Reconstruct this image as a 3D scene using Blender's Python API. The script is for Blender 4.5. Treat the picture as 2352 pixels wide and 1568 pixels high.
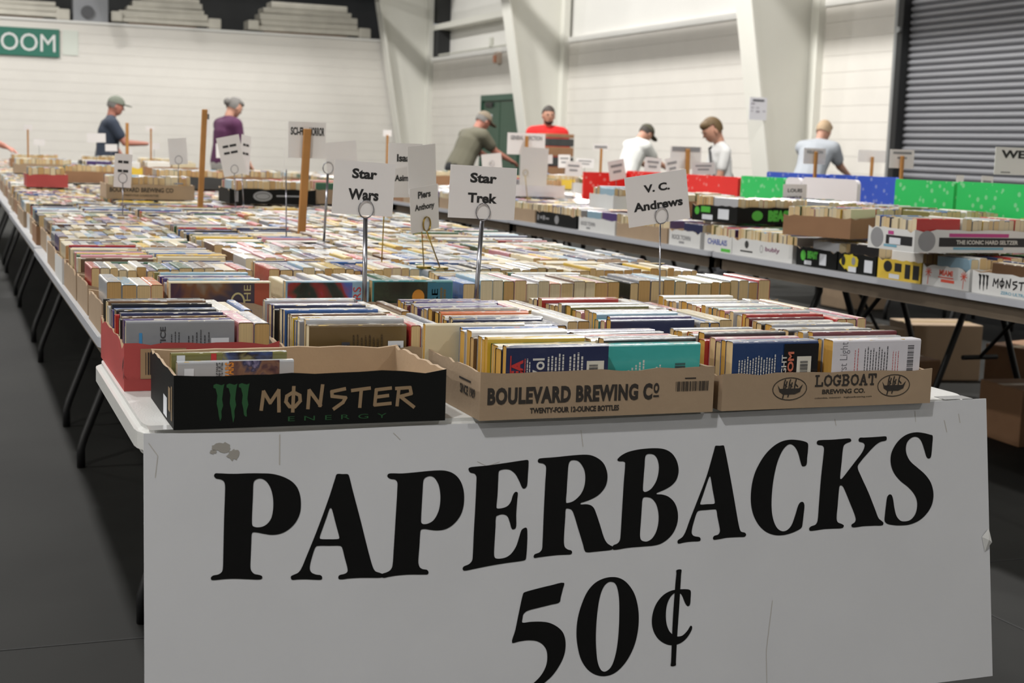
import bpy, bmesh, math, random
from mathutils import Vector, Matrix
rnd = random.Random(7)
for o in list(bpy.data.objects): bpy.data.objects.remove(o)
scn = bpy.context.scene
COL = scn.collection
# ------------------------------------------------------------------ camera
cd = bpy.data.cameras.new('camera'); cam = bpy.data.objects.new('camera', cd); COL.objects.link(cam)
CAMH, PITCH, ROLL, YAW = 1.155, math.radians(7.6244), math.radians(1.9473), math.radians(21.504)
hf = Vector((math.sin(YAW), math.cos(YAW), 0)); R0 = Vector((math.cos(YAW), -math.sin(YAW), 0))
fw = hf*math.cos(PITCH) + Vector((0, 0, -math.sin(PITCH))); U0 = R0.cross(fw)
cr, sr = math.cos(ROLL), math.sin(ROLL)
cx = R0*cr + U0*sr; cy = -R0*sr + U0*cr; cz = -fw
cam.matrix_world = Matrix(((cx.x, cy.x, cz.x, 0), (cx.y, cy.y, cz.y, 0), (cx.z, cy.z, cz.z, CAMH), (0, 0, 0, 1)))
cd.sensor_width = 36; cd.sensor_fit = 'HORIZONTAL'; cd.lens = 36*3300/2352
cd.dof.use_dof = True; cd.dof.focus_distance = 2.5; cd.dof.aperture_fstop = 8.5
cd.clip_end = 200
scn.camera = cam
# ------------------------------------------------------------------ exposure and world
vs = scn.view_settings
vs.view_transform = 'Standard'; vs.look = 'None'; vs.gamma = 1; vs.use_curve_mapping = False; vs.exposure = 0.0
w = bpy.data.worlds.new('hall_air'); scn.world = w; w.use_nodes = True
w.node_tree.nodes['Background'].inputs[0].default_value = (.9, .93, 1, 1); w.node_tree.nodes['Background'].inputs[1].default_value = .35
# ------------------------------------------------------------------ lamps of the hall (high-bay discs), far-left pair added as fill under the tables
LAMPS = [(-.7, 6.6, 6.8, 310), (-.7, 13.5, 6.8, 400), (-.7, 20.5, 6.8, 400), (-.7, 27, 6.8, 340),
         (5.5, 8, 6.8, 600), (5.5, 15, 6.8, 620), (5.5, 22, 6.8, 420), (5.5, 28.5, 6.8, 260),
         (-8, 5, 6.8, 380), (-14, 4, 6.8, 620), (-12.5, -5, 6.8, 260), (-8, 20, 6.8, 300), (-2.6, -1.2, 6.8, 360), (5, -5, 6.8, 220)]
for i, (x, y, z, e) in enumerate(LAMPS):
    l = bpy.data.lights.new('high_bay_light', 'AREA'); l.shape = 'DISK'; l.size = .42; l.energy = e; l.color = (1, .98, .955)
    lo = bpy.data.objects.new('high_bay_light', l); COL.objects.link(lo); lo.location = (x, y, z-.02)
# ------------------------------------------------------------------ colour and material helpers
def lin(c):
    if isinstance(c, str): c = [int(c[i:i+2], 16)/255 for i in (0, 2, 4)]
    return tuple((v/12.92 if v <= .04045 else ((v+.055)/1.055)**2.4) for v in c) + (1,)
MATS = {}
def mat(name, col='808080', rough=.6, metal=0, spec=.5, coat=0, noise=0, nscale=20, bump=0, bscale=60, emit=0, objcol=False, attr=None, marks=0):
    if name in MATS: return MATS[name]
    m = bpy.data.materials.new(name); m.use_nodes = True; MATS[name] = m
    nt = m.node_tree; N = nt.nodes; Lk = nt.links; b = N['Principled BSDF']
    b.inputs['Roughness'].default_value = rough; b.inputs['Metallic'].default_value = metal
    b.inputs['Specular IOR Level'].default_value = spec; b.inputs['Coat Weight'].default_value = coat
    b.inputs['Coat Roughness'].default_value = .12
    tc = N.new('ShaderNodeTexCoord')
    c = None
    if objcol:
        oi = N.new('ShaderNodeObjectInfo'); c = oi.outputs['Color']
    elif attr:
        at = N.new('ShaderNodeAttribute'); at.attribute_name = attr; c = at.outputs['Color']
    if c is None:
        rgb = N.new('ShaderNodeRGB'); rgb.outputs[0].default_value = lin(col); c = rgb.outputs[0]
    if noise:
        nz = N.new('ShaderNodeTexNoise'); nz.inputs['Scale'].default_value = nscale; nz.inputs['Detail'].default_value = 5
        Lk.new(tc.outputs['Object'], nz.inputs['Vector'])
        mr = N.new('ShaderNodeMapRange'); mr.inputs['From Min'].default_value = .3; mr.inputs['From Max'].default_value = .7
        mr.inputs['To Min'].default_value = 1-noise; mr.inputs['To Max'].default_value = 1+noise*.6
        Lk.new(nz.outputs['Fac'], mr.inputs['Value'])
        mx = N.new('ShaderNodeMix'); mx.data_type = 'RGBA'; mx.blend_type = 'MULTIPLY'; mx.inputs['Factor'].default_value = 1
        Lk.new(c, mx.inputs['A']); Lk.new(mr.outputs['Result'], mx.inputs['B']); c = mx.outputs['Result']
    if marks:      # printed titles: blocky lettering-like flecks of a second colour on covers and spines
        mp = N.new('ShaderNodeMapping'); mp.inputs['Scale'].default_value = (marks, marks*2.2, marks*.5)
        Lk.new(tc.outputs['Object'], mp.inputs['Vector'])
        oi2 = N.new('ShaderNodeObjectInfo')
        vm = N.new('ShaderNodeVectorMath'); vm.operation = 'ADD'; Lk.new(mp.outputs[0], vm.inputs[0])
        sc = N.new('ShaderNodeVectorMath'); sc.operation = 'SCALE'; sc.inputs[0].default_value = (37, 11, 23); Lk.new(oi2.outputs['Random'], sc.inputs['Scale'])
        Lk.new(sc.outputs[0], vm.inputs[1])
        nz = N.new('ShaderNodeTexNoise'); nz.inputs['Scale'].default_value = 1; nz.inputs['Detail'].default_value = 2; Lk.new(vm.outputs[0], nz.inputs['Vector'])
        gt = N.new('ShaderNodeMath'); gt.operation = 'GREATER_THAN'; gt.inputs[1].default_value = .575; Lk.new(nz.outputs['Fac'], gt.inputs[0])
        ge = N.new('ShaderNodeNewGeometry'); sx = N.new('ShaderNodeSeparateXYZ'); Lk.new(ge.outputs['Normal'], sx.inputs[0]); up = N.new('ShaderNodeMath'); up.operation = 'GREATER_THAN'; up.inputs[1].default_value = .6; Lk.new(sx.outputs['Z'], up.inputs[0])
        mp2 = N.new('ShaderNodeVectorMath'); mp2.operation = 'SCALE'; mp2.inputs['Scale'].default_value = .11; Lk.new(vm.outputs[0], mp2.inputs[0])
        n2 = N.new('ShaderNodeTexNoise'); n2.inputs['Scale'].default_value = 1; Lk.new(mp2.outputs[0], n2.inputs['Vector'])
        rp = N.new('ShaderNodeValToRGB'); e = rp.color_ramp.elements; rp.color_ramp.interpolation = 'CONSTANT'
        e[0].color = lin('c9c4b8'); e[0].position = 0
        e[1].color = lin('b59a58'); e[1].position = .47
        for p_, c_ in ((.53, 'b9b9c0'), (.62, '8e3a34'), (.66, '3c4f74')):
            q = e.new(p_); q.color = lin(c_)
        Lk.new(n2.outputs['Fac'], rp.inputs['Fac'])
        mx = N.new('ShaderNodeMix'); mx.data_type = 'RGBA'; Lk.new(c, mx.inputs['A']); Lk.new(rp.outputs[0], mx.inputs['B'])
        ml = N.new('ShaderNodeMath'); ml.operation = 'MULTIPLY'; Lk.new(up.outputs[0], ml.inputs[1]); Lk.new(gt.outputs[0], ml.inputs[0])
        Lk.new(ml.outputs[0], mx.inputs['Factor']); c = mx.outputs['Result']
    Lk.new(c, b.inputs['Base Color'])
    if bump:
        nb = N.new('ShaderNodeTexNoise'); nb.inputs['Scale'].default_value = bscale; Lk.new(tc.outputs['Object'], nb.inputs['Vector'])
        bp = N.new('ShaderNodeBump'); bp.inputs['Strength'].default_value = bump; bp.inputs['Distance'].default_value = .004
        Lk.new(nb.outputs['Fac'], bp.inputs['Height']); Lk.new(bp.outputs[0], b.inputs['Normal'])
    if emit:
        b.inputs['Emission Color'].default_value = lin(col); b.inputs['Emission Strength'].default_value = emit
    return m
def page_mat(name, col):
    m = mat(name, col, .9, spec=.2)
    nt = m.node_tree; N = nt.nodes; Lk = nt.links; b = N['Principled BSDF']
    tc = N.new('ShaderNodeTexCoord'); mp = N.new('ShaderNodeMapping'); mp.inputs['Scale'].default_value = (2, 900, 3)
    Lk.new(tc.outputs['Object'], mp.inputs[0]); nz = N.new('ShaderNodeTexNoise'); nz.inputs['Scale'].default_value = 1; nz.inputs['Detail'].default_value = 3
    Lk.new(mp.outputs[0], nz.inputs['Vector'])
    mr = N.new('ShaderNodeMapRange'); mr.inputs['From Min'].default_value = .3; mr.inputs['From Max'].default_value = .7; mr.inputs['To Min'].default_value = .78; mr.inputs['To Max'].default_value = 1.08
    Lk.new(nz.outputs['Fac'], mr.inputs[0])
    mx = N.new('ShaderNodeMix'); mx.data_type = 'RGBA'; mx.blend_type = 'MULTIPLY'; mx.inputs['Factor'].default_value = 1; mx.inputs['A'].default_value = lin(col)
    Lk.new(mr.outputs[0], mx.inputs['B']); Lk.new(mx.outputs['Result'], b.inputs['Base Color'])
    return m
def art_mat(name, cols, scale=9, seed=0):
    """printed cover art: soft painted patches"""
    m = mat(name, cols[0], .22, coat=.4)
    nt = m.node_tree; N = nt.nodes; Lk = nt.links; b = N['Principled BSDF']
    tc = N.new('ShaderNodeTexCoord'); mp = N.new('ShaderNodeMapping'); mp.inputs['Location'].default_value = (seed, seed*2.3, 0)
    Lk.new(tc.outputs['Object'], mp.inputs[0]); nz = N.new('ShaderNodeTexNoise'); nz.inputs['Scale'].default_value = scale; nz.inputs['Detail'].default_value = 3; nz.inputs['Distortion'].default_value = .5
    Lk.new(mp.outputs[0], nz.inputs['Vector']); rp = N.new('ShaderNodeValToRGB'); e = rp.color_ramp.elements
    n = len(cols); e[0].position = .3; e[0].color = lin(cols[0]); e[1].position = .7; e[1].color = lin(cols[-1])
    for i in range(1, n-1):
        q = e.new(.3+.4*i/(n-1)); q.color = lin(cols[i])
    Lk.new(nz.outputs['Fac'], rp.inputs[0]); Lk.new(rp.outputs[0], b.inputs['Base Color'])
    return m
# ------------------------------------------------------------------ mesh helpers
def mesh(name, verts, faces, mats, fm=None, smooth=False):
    me = bpy.data.meshes.new(name); me.from_pydata(verts, [], faces)
    for m in (mats if isinstance(mats, (list, tuple)) else [mats]): me.materials.append(m)
    if fm: me.polygons.foreach_set('material_index', fm)
    if smooth: me.polygons.foreach_set('use_smooth', [True]*len(me.polygons))
    me.update(); return me
def link(name, me, parent=None, loc=(0, 0, 0), rot=(0, 0, 0), M=None):
    o = bpy.data.objects.new(name, me); COL.objects.link(o)
    if parent: o.parent = parent
    if M is not None: o.matrix_basis = M
    else: o.location = loc; o.rotation_euler = rot
    return o
def tag(o, label=None, cat=None, group=None, kind=None):
    if label: o['label'] = label
    if cat: o['category'] = cat
    if group: o['group'] = group
    if kind: o['kind'] = kind
    return o
class MB:
    def __init__(s): s.v = []; s.f = []; s.m = []
    def add(s, vs, fs, mi=0):
        k = len(s.v); s.v += [tuple(v) for v in vs]; s.f += [tuple(i+k for i in f) for f in fs]; s.m += [mi]*len(fs); return s
    def box(s, x0, x1, y0, y1, z0, z1, mi=0):
        return s.add([(x0, y0, z0), (x1, y0, z0), (x1, y1, z0), (x0, y1, z0), (x0, y0, z1), (x1, y0, z1), (x1, y1, z1), (x0, y1, z1)],
              [(0, 3, 2, 1), (4, 5, 6, 7), (0, 1, 5, 4), (1, 2, 6, 5), (2, 3, 7, 6), (3, 0, 4, 7)], mi)
    def tube(s, pts, r, n=8, mi=0, close=False):
        pts = [Vector(p) for p in pts]; rings = []
        k0 = len(s.v); L = len(pts)
        for i, p in enumerate(pts):
            a = pts[(i-1) % L] if (close or i > 0) else p; b = pts[(i+1) % L] if (close or i < L-1) else p
            d = (b-a).normalized(); u = d.orthogonal().normalized() if i == 0 or abs(d.dot(u)) > .999 else (u - d*u.dot(d)).normalized()
            v = d.cross(u); rr = r[i] if isinstance(r, (list, tuple)) else r
            for j in range(n):
                t = 2*math.pi*j/n; s.v.append(tuple(p + (u*math.cos(t)+v*math.sin(t))*rr))
        for i in range(L if close else L-1):
            for j in range(n):
                a = k0+i*n+j; b = k0+i*n+(j+1) % n; c = k0+((i+1) % L)*n+(j+1) % n; d_ = k0+((i+1) % L)*n+j
                s.f.append((a, b, c, d_)); s.m.append(mi)
        if not close:
            s.f.append(tuple(k0+j for j in range(n))[::-1]); s.m.append(mi)
            s.f.append(tuple(k0+(L-1)*n+j for j in range(n))); s.m.append(mi)
        return s
    def prism(s, poly, z0, z1, mi=0):
        n = len(poly); return s.add([(x, y, z0) for x, y in poly]+[(x, y, z1) for x, y in poly],
              [tuple(range(n))[::-1], tuple(range(n, 2*n))]+[(i, (i+1) % n, n+(i+1) % n, n+i) for i in range(n)], mi)
    def ell(s, c, r, nu=12, nv=8, mi=0, keep=None):
        k = len(s.v); c = Vector(c)
        P = []
        for i in range(nv+1):
            ph = math.pi*i/nv
            for j in range(nu):
                th = 2*math.pi*j/nu; P.append(Vector((r[0]*math.sin(ph)*math.cos(th), r[1]*math.sin(ph)*math.sin(th), r[2]*math.cos(ph))))
        s.v += [tuple(c+p) for p in P]
        for i in range(nv):
            for j in range(nu):
                q = (i*nu+j, (i+1)*nu+j, (i+1)*nu+(j+1) % nu, i*nu+(j+1) % nu)
                if keep and not all(keep(P[t]) for t in q): continue
                s.f.append(tuple(k+t for t in q)); s.m.append(mi)
        return s
    def me(s, name, mats, smooth=False): return mesh(name, s.v, s.f, mats, s.m, smooth)
def bevel(me, w=.004, seg=2):
    bm = bmesh.new(); bm.from_mesh(me); bmesh.ops.bevel(bm, geom=bm.edges[:]+bm.verts[:], offset=w, segments=seg, affect='EDGES', profile=.6)
    bm.to_mesh(me); bm.free(); return me
TXT = {}
def text_me(s, bold=0.0, spacing=1.0):
    """flat text outline mesh, normalised to the unit box"""
    k = (s, bold, spacing)
    if k in TXT: return TXT[k]
    cu = bpy.data.curves.new('lettering', 'FONT'); cu.body = s; cu.size = 1; cu.offset = bold; cu.resolution_u = 3; cu.space_character = spacing
    o = bpy.data.objects.new('lettering', cu); COL.objects.link(o)
    dg = bpy.context.evaluated_depsgraph_get(); dg.update()
    me = bpy.data.meshes.new_from_object(o.evaluated_get(dg)); bpy.data.objects.remove(o); bpy.data.curves.remove(cu)
    xs = [v.co.x for v in me.vertices]; ys = [v.co.y for v in me.vertices]
    x0, x1, y0, y1 = min(xs), max(xs), min(ys), max(ys)
    vs_ = [((v.co.x-x0)/(x1-x0), (v.co.y-y0)/(y1-y0)) for v in me.vertices]; fs_ = [tuple(p.vertices) for p in me.polygons]
    TXT[k] = (vs_, fs_); return TXT[k]
def plane_M(o, u, v):
    u = Vector(u).normalized(); v = Vector(v).normalized(); n = u.cross(v)
    o = Vector(o); return Matrix(((u.x, v.x, n.x, o.x), (u.y, v.y, n.y, o.y), (u.z, v.z, n.z, o.z), (0, 0, 0, 1)))
OFF = .0004
def put_flat(name, vs_, fs_, m, parent, M, off=OFF):
    """flat print: 2D points in metres on the plane M (world), child of parent"""
    seq = len(fs_) > 1 and len(vs_) == 4*len(fs_)      # separate overlapping strokes by a hair so they do not shade each other
    me = mesh(name, [(p[0], p[1], off+(i//4*6e-6 if seq else 0)) for i, p in enumerate(vs_)], fs_, m)
    if parent: M = parent.matrix_basis.inverted() @ M
    return link(name, me, parent, M=M)
def text(s, x0, x1, y0, y1, m, parent, M, bold=.02, spacing=1.0, rot=False, name='lettering', off=OFF):
    vs_, fs_ = text_me(s, bold, spacing)
    if rot: vs_ = [(1-y, x) for x, y in vs_]
    return put_flat(name, [(x0+(x1-x0)*a, y0+(y1-y0)*b) for a, b in vs_], fs_, m, parent, M, off)
def stroke_geo(polys, w):
    vs_, fs_ = [], []
    for pl in polys:
        for i in range(len(pl)-1):
            a, b = Vector(pl[i]), Vector(pl[i+1]); d = (b-a)
            if d.length < 1e-9: continue
            d.normalize(); n = Vector((-d.y, d.x))*w/2; e = d*w*.3; k = len(vs_)
            vs_ += [tuple(a-n-e), tuple(b-n+e), tuple(b+n+e), tuple(a+n-e)]; fs_.append((k, k+1, k+2, k+3))
    return vs_, fs_
def quads(rects):
    vs_, fs_ = [], []
    for x0, x1, y0, y1 in rects:
        k = len(vs_); vs_ += [(x0, y0), (x1, y0), (x1, y1), (x0, y1)]; fs_.append((k, k+1, k+2, k+3))
    return vs_, fs_
def oval(cx_, cy_, rx, ry, w=None, n=28):
    P = [(cx_+rx*math.cos(2*math.pi*i/n), cy_+ry*math.sin(2*math.pi*i/n)) for i in range(n)]
    if w is None: return P, [tuple(range(n))]
    Q = [(cx_+(rx-w)*math.cos(2*math.pi*i/n), cy_+(ry-w)*math.sin(2*math.pi*i/n)) for i in range(n)]
    return P+Q, [(i, (i+1) % n, n+(i+1) % n, n+i) for i in range(n)]
def barcode_geo(x0, x1, y0, y1, n=22, vert=True, r=None):
    r = r or random.Random(3); rects = []; t = 0
    L_ = (x1-x0) if vert else (y1-y0)
    for i in range(n):
        a = L_*(i/n); b = a+L_/n*r.choice((.25, .45, .65))
        rects.append((x0+a, x0+b, y0, y1) if vert else (x0, x1, y0+a, y0+b))
    return quads(rects)
def textlines_geo(x0, x1, y0, y1, n, vert=True, seed=1, fill=.45):
    """rows of tiny words"""
    r = random.Random(seed); rects = []
    for i in range(n):
        if vert:
            w_ = (x1-x0)/n; a = x0+i*w_; t = y0; end = y1-r.random()*.25*(y1-y0)
            while t < end:
                l = r.uniform(.002, .006); rects.append((a, a+w_*fill, t, min(t+l, end))); t += l+.0011
        else:
            w_ = (y1-y0)/n; a = y0+i*w_; t = x0; end = x1-r.random()*.25*(x1-x0)
            while t < end:
                l = r.uniform(.002, .006); rects.append((t, min(t+l, end), a, a+w_*fill)); t += l+.0011
    return quads(rects)
def ordn(i):
    w_ = ['first', 'second', 'third', 'fourth', 'fifth', 'sixth', 'seventh', 'eighth', 'ninth', 'tenth', 'eleventh', 'twelfth', 'thirteenth', 'fourteenth', 'fifteenth', 'sixteenth', 'seventeenth', 'eighteenth', 'nineteenth', 'twentieth']
    if i < 20: return w_[i]
    return 'twenty-'+w_[i-20]
# ================================================================== the hall
M_blk = mat('painted_block', 'dcd8d0', .55, noise=.03, nscale=2, bump=.15, bscale=40)
M_pnl = mat('white_liner_panel', 'e2e1dc', .5, noise=.02, nscale=1)
M_stl = mat('cream_painted_steel', 'dddcd3', .45, noise=.02, nscale=2)
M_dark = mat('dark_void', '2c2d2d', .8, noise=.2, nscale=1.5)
M_flr = mat('sealed_concrete', '222220', .72, spec=.15, noise=.4, nscale=1.1, bump=.05, bscale=9)
fl = link('floor', mesh('floor', [(-16, -9, 0), (14, -9, 0), (14, 36, 0), (-16, 36, 0)], [(0, 1, 2, 3)], M_flr)); tag(fl, kind='structure')
mb = MB()
for y in (-4, 3.3, 10.6, 17.9, 25.2): mb.box(-16, 14, y-.003, y+.003, 0, .001)
for x in (-8.5, -2.2, 2.5, 8.4): mb.box(x-.003, x+.003, -9, 36, 0, .001)
j = link('trim_1', mb.me('floor_joints', mat('floor_joint', '0e0e0e', .8))); tag(j, kind='structure')
ce = link('ceiling', MB().box(-16, 14, -9, 36, 8.6, 8.8).me('ceiling', mat('ceiling_liner', 'b9b8b2', .8))); tag(ce, kind='structure')
for nm, b in (('wall_left', (-16.2, -16, -9, 36, 0, 8.6)), ('wall_front', (-16, 14, -9.2, -9, 0, 8.6))):
    tag(link(nm, MB().box(*b).me(nm, M_pnl)), kind='structure')
def courses(root, lay, n, h, m):
    for i in range(n):
        b = lay(i*h+.001, (i+1)*h-.001); me = MB().box(*b).me('block_course', m); bevel(me, .0018, 1)
        link('block_course', me, root)
# back wall: courses up to the ledge, dark storage space above it
wb = link('wall_back', MB().box(-16, 10.3, 31.24, 31.4, 0, 3.42).me('wall_back', mat('block_joint', 'd0ccc4', .8))); tag(wb, kind='structure')
courses(wb, lambda a, b: (-16, 10.0, 31.2, 31.26, a, b), 17, .2, M_blk)
link('wall_cap', MB().box(-16, 10.0, 31.17, 31.45, 3.4, 3.45).me('wall_cap', M_pnl), wb)
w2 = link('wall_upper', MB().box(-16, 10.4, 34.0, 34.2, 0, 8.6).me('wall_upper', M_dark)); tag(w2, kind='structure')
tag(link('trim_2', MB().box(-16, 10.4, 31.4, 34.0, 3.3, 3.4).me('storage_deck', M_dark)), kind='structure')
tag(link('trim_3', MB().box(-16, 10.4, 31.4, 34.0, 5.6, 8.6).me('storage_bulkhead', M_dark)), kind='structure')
# right wall: block courses up to 3.1 m with dock door opening, liner above
wr = link('wall_right', MB().box(10.04, 10.2, 13.75, 31.3, 0, 3.1).me('wall_right', MATS['block_joint'])); tag(wr, kind='structure')
courses(wr, lambda a, b: (10.0, 10.06, 13.82, 31.18, a, b), 15, .2, M_blk)
link('wall_cap', MB().box(9.98, 10.3, 13.82, 31.18, 3.0, 3.09).me('wall_cap', M_pnl), wr)
link('liner_panel', MB().box(10.06, 10.2, 13.82, 23.4, 3.09, 8.6).me('liner_panel', M_pnl), wr)
link('liner_panel', MB().box(10.3, 10.4, 23.4, 31.2, 3.09, 8.6).me('liner_panel', M_pnl), wr)
link('near_panel', MB().box(10.0, 10.2, -9, 7.2, 0, 8.6).me('near_panel', M_pnl), wr)
link('head_panel', MB().box(10.0, 10.2, 7.2, 13.82, 4.9, 8.6).me('head_panel', M_pnl), wr)
g = MB().box(10.0, 10.3, 23.3, 31.0, 3.68, 3.80); link('wall_girt', g.me('wall_girt', M_stl), wr)
tag(link('trim_4', MB().box(10.02, 10.32, 30.45, 30.86, 3.1, 3.66).box(10.02, 10.32, 30.45, 30.86, 3.84, 8).me('painted_shadow_gap', M_dark)), kind='structure')  # deep shade of the gap beside the column, painted as dark boxes
# tapered frame columns: web, outer and inner flange
def frame(n, Y, xb, slope, label):
    """outer flange X at floor xb, moving inward by slope per metre of height"""
    r = tag(link('trim_%d' % n, MB().box(9.9, 10.0, Y-.19, Y+.19, 0, 8.3).me('inner_flange', M_stl)), kind='structure')
    H_ = 6.5; xt = xb-slope*H_
    link('web', MB().add([(xb, Y-.012, 0), (9.95, Y-.012, 0), (9.95, Y-.012, H_), (xt, Y-.012, H_), (xb, Y+.012, 0), (9.95, Y+.012, 0), (9.95, Y+.012, H_), (xt, Y+.012, H_)],
        [(0, 1, 2, 3), (7, 6, 5, 4), (0, 3, 7, 4), (1, 0, 4, 5), (2, 1, 5, 6), (3, 2, 6, 7)]).me('web', M_stl), r)
    t = .03
    link('outer_flange', MB().add([(xb-t, Y-.19, 0), (xb, Y-.19, 0), (xt, Y-.19, H_), (xt-t, Y-.19, H_), (xb-t, Y+.19, 0), (xb, Y+.19, 0), (xt, Y+.19, H_), (xt-t, Y+.19, H_)],
        [(0, 1, 2, 3), (7, 6, 5, 4), (0, 3, 7, 4), (1, 0, 4, 5), (2, 1, 5, 6), (3, 2, 6, 7)]).me('outer_flange', M_stl), r)
    return r
frame(5, 30.9, 9.53, .175, '')
frame(6, 23.35, 9.53, .175, '')
frame(7, 15.5, 9.52, .18, '')
frame(8, 7.0, 9.52, .175, '')
# eave strut that throws the soft band of shade on the wall
tag(link('trim_9', MB().box(7.95, 8.1, -9, 31, 4.44, 4.6).me('eave_strut', M_stl)), kind='structure')
tag(link('trim_11', MB().tube([(2.0, 29.1, 8.6), (3.9, 29.1, 3.86)], .11).me('shadow_rod', M_stl)), kind='structure')  # unseen rod, added only to cast the diagonal shadow on the back wall
tag(link('trim_10', MB().box(-16, 10, 29.6, 29.9, 5.2, 5.6).me('cross_strut', M_stl)), kind='structure')
# dock door with slats
dd = link('door_1', MB().box(10.07, 10.1, 7.3, 13.66, 0, 4.9).me('door_backing', mat('door_backing', '55565a', .5, metal=.3))); tag(dd, kind='structure')
M_slat = mat('grey_slat', '97989c', .4, metal=.3)
prof = [(10.07, 0), (10.045, .01), (10.03, .025), (10.03, .045), (10.045, .058), (10.07, .066)]
vs_ = [(x, 7.3, z) for x, z in prof]+[(x, 13.66, z) for x, z in prof]; fs_ = [(i, i+1, 7+i, 6+i) for i in range(5)]+[(5, 4, 3, 2, 1, 0), (6, 7, 8, 9, 10, 11)]
me = mesh('slat', vs_, fs_, M_slat, smooth=False)
for i in range(66): link('slat', me, dd, loc=(0, 0, .02+i*.0735))
link('guide_rail', MB().box(9.93, 10.07, 13.66, 13.76, 0, 5).me('guide_rail', mat('black_steel', '1b1c1d', .5)), dd)
link('guide_angle', MB().box(9.95, 10.03, 13.76, 13.84, 0, 5).me('guide_angle', mat('galvanised', '9a9c9c', .45, metal=.6)), dd)
link('rail_bolt', MB().tube([(9.93, 13.71, 2.62), (9.9, 13.71, 2.62)], .035).me('rail_bolt', MATS['galvanised']), dd)
# green double door
M_grn = mat('green_door_paint', '2f4e3c', .45); M_grd = mat('green_frame_paint', '2a5040', .4)
gd = link('door_2', MB().box(9.93, 10.02, 25.3, 25.36, 0, 2.19).box(9.93, 10.02, 27.3, 27.36, 0, 2.19).box(9.93, 10.02, 25.36, 27.3, 2.08, 2.19).me('door_frame', M_grd)); tag(gd, kind='structure')
link('door_leaf', bevel(MB().box(9.965, 9.99, 25.37, 26.32, .01, 2.07).me('door_leaf', M_grn), .006), gd)
l2 = link('door_leaf', bevel(MB().box(9.965, 9.99, 26.36, 27.29, .01, 2.07).me('door_leaf', M_grn), .006), gd)
link('door_gap', MB().box(9.985, 9.998, 26.32, 26.36, 0, 2.07).me('door_gap', MATS['black_steel']), gd)
link('push_bar', MB().tube([(9.93, 26.5, 1.0), (9.93, 27.2, 1.0)], .03).me('push_bar', MATS['galvanised']), l2)
link('notice', MB().box(9.955, 9.963, 26.75, 27.05, 1.62, 1.82).me('notice', mat('pale_paper', 'c9cccd', .6)), l2)
link('door_closer', MB().box(9.93, 9.965, 26.7, 27.1, 1.96, 2.04).me('door_closer', MATS['black_steel']), l2)
# strobe, conduit, wall bits
s_ = link('alarm_strobe', bevel(MB().box(9.9, 10.0, 26.42, 26.62, 2.78, 3.0).me('alarm_strobe', mat('strobe_plastic', 'd8c4b4', .4)), .015)); tag(s_, 'small box shaped alarm strobe on the white wall above the green door', 'alarm')
link('lens', bevel(MB().box(9.87, 9.9, 26.46, 26.58, 2.8, 2.94).me('lens', mat('strobe_lens', 'd98f6a', .2)), .01), s_)
s_ = link('conduit', MB().tube([(9.97, 24.2, 3.12), (9.97, 30.2, 3.12)], .02).tube([(9.95, 26.9, 3.12), (9.95, 26.9, 3.3)], .05).me('conduit', mat('conduit_paint', 'cfcfc4', .5))); tag(s_, 'thin painted conduit running along the wall ledge above the green door', 'pipe')
# green sign on the back wall
sg = link('room_sign', bevel(MB().box(.55, 2.152, 31.15, 31.18, 2.69, 3.25).me('sign_board', mat('sign_green', '1f6b58', .4)), .006)); tag(sg, 'green wall sign with big white capital letters high on the back wall', 'sign')
SM = plane_M((0, 31.148, 0), (1, 0, 0), (0, 0, 1))
text('OOM', 1.02, 2.07, 2.79, 3.14, mat('sign_white', 'dcdcda', .5), sg, SM, bold=.0, off=.003)
s_ = link('wall_patch', MB().box(2.22, 2.52, 31.185, 31.198, 2.75, 3.25).me('wall_patch', mat('patch_paint', 'd3d8ce', .6))); tag(s_, 'pale repainted patch on the back wall right of the green sign', 'patch')
# folded white panels stored on the ledge, boxy floodlight
M_wpn = mat('weathered_white', 'c4c0b4', .6, noise=.12, nscale=3); M_wd = mat('raw_wood_edge', '7a6048', .8, noise=.2)
for k, (x0, x1, h, lab) in enumerate(((-1.2, 2.36, .36, 'left'), (3.25, 5.45, .62, 'middle'), (6.1, 8.75, .66, 'right'))):
    lab = {'left': 'stack of white panels on the back ledge, beside the round grey fan', 'middle': 'stack of weathered white panels in the middle of the back wall ledge', 'right': 'stack of weathered white panels on the ledge nearest the corner column'}[lab]
    rt = bpy.data.objects.new('panel_stack', None); COL.objects.link(rt); rt.location = ((x0+x1)/2, 31.68, 3.452); tag(rt, lab, 'panel stack', 'white panel stacks on the back wall ledge')
    z = .0; hw = (x1-x0)/2; i = 0
    link('skid', MB().box(-hw+.3, hw-.5, -.2, .3, 0, .05).me('skid', M_wd), rt); z = .05
    while z < h:
        t = rnd.uniform(.09, .15); a = rnd.uniform(0, .28) + .1*i; b = rnd.uniform(0, .2) + .08*i; c = rnd.uniform(-.03, .05)
        me = MB().box(-hw+a, hw-b, -.25+c+.05*i, .5, z+.006, z+t).me('panel', M_wpn); bevel(me, .02, 2)
        o = link('panel', me, rt); o.rotation_euler.y = rnd.uniform(-.012, .012); z += t; i += 1
    link('end_cap', bevel(MB().box(hw-.25, hw+.02, -.28, .3, .02, .24).me('end_cap', M_wpn), .03), rt)
    link('end_cap', bevel(MB().box(-hw-.05, -hw+.18, -.28, .3, .05, .26).me('end_cap', M_wpn), .03), rt)
fb = bpy.data.objects.new('drum_fan', None); COL.objects.link(fb); fb.location = (2.72, 31.55, 3.45); tag(fb, 'grey boxy drum fan standing between white panel stacks on the ledge', 'fan')
link('housing', bevel(MB().box(-.28, .42, -.2, .25, 0, .56).me('housing', mat('fan_grey', '8d8f93', .5)), .03), fb)
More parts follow.
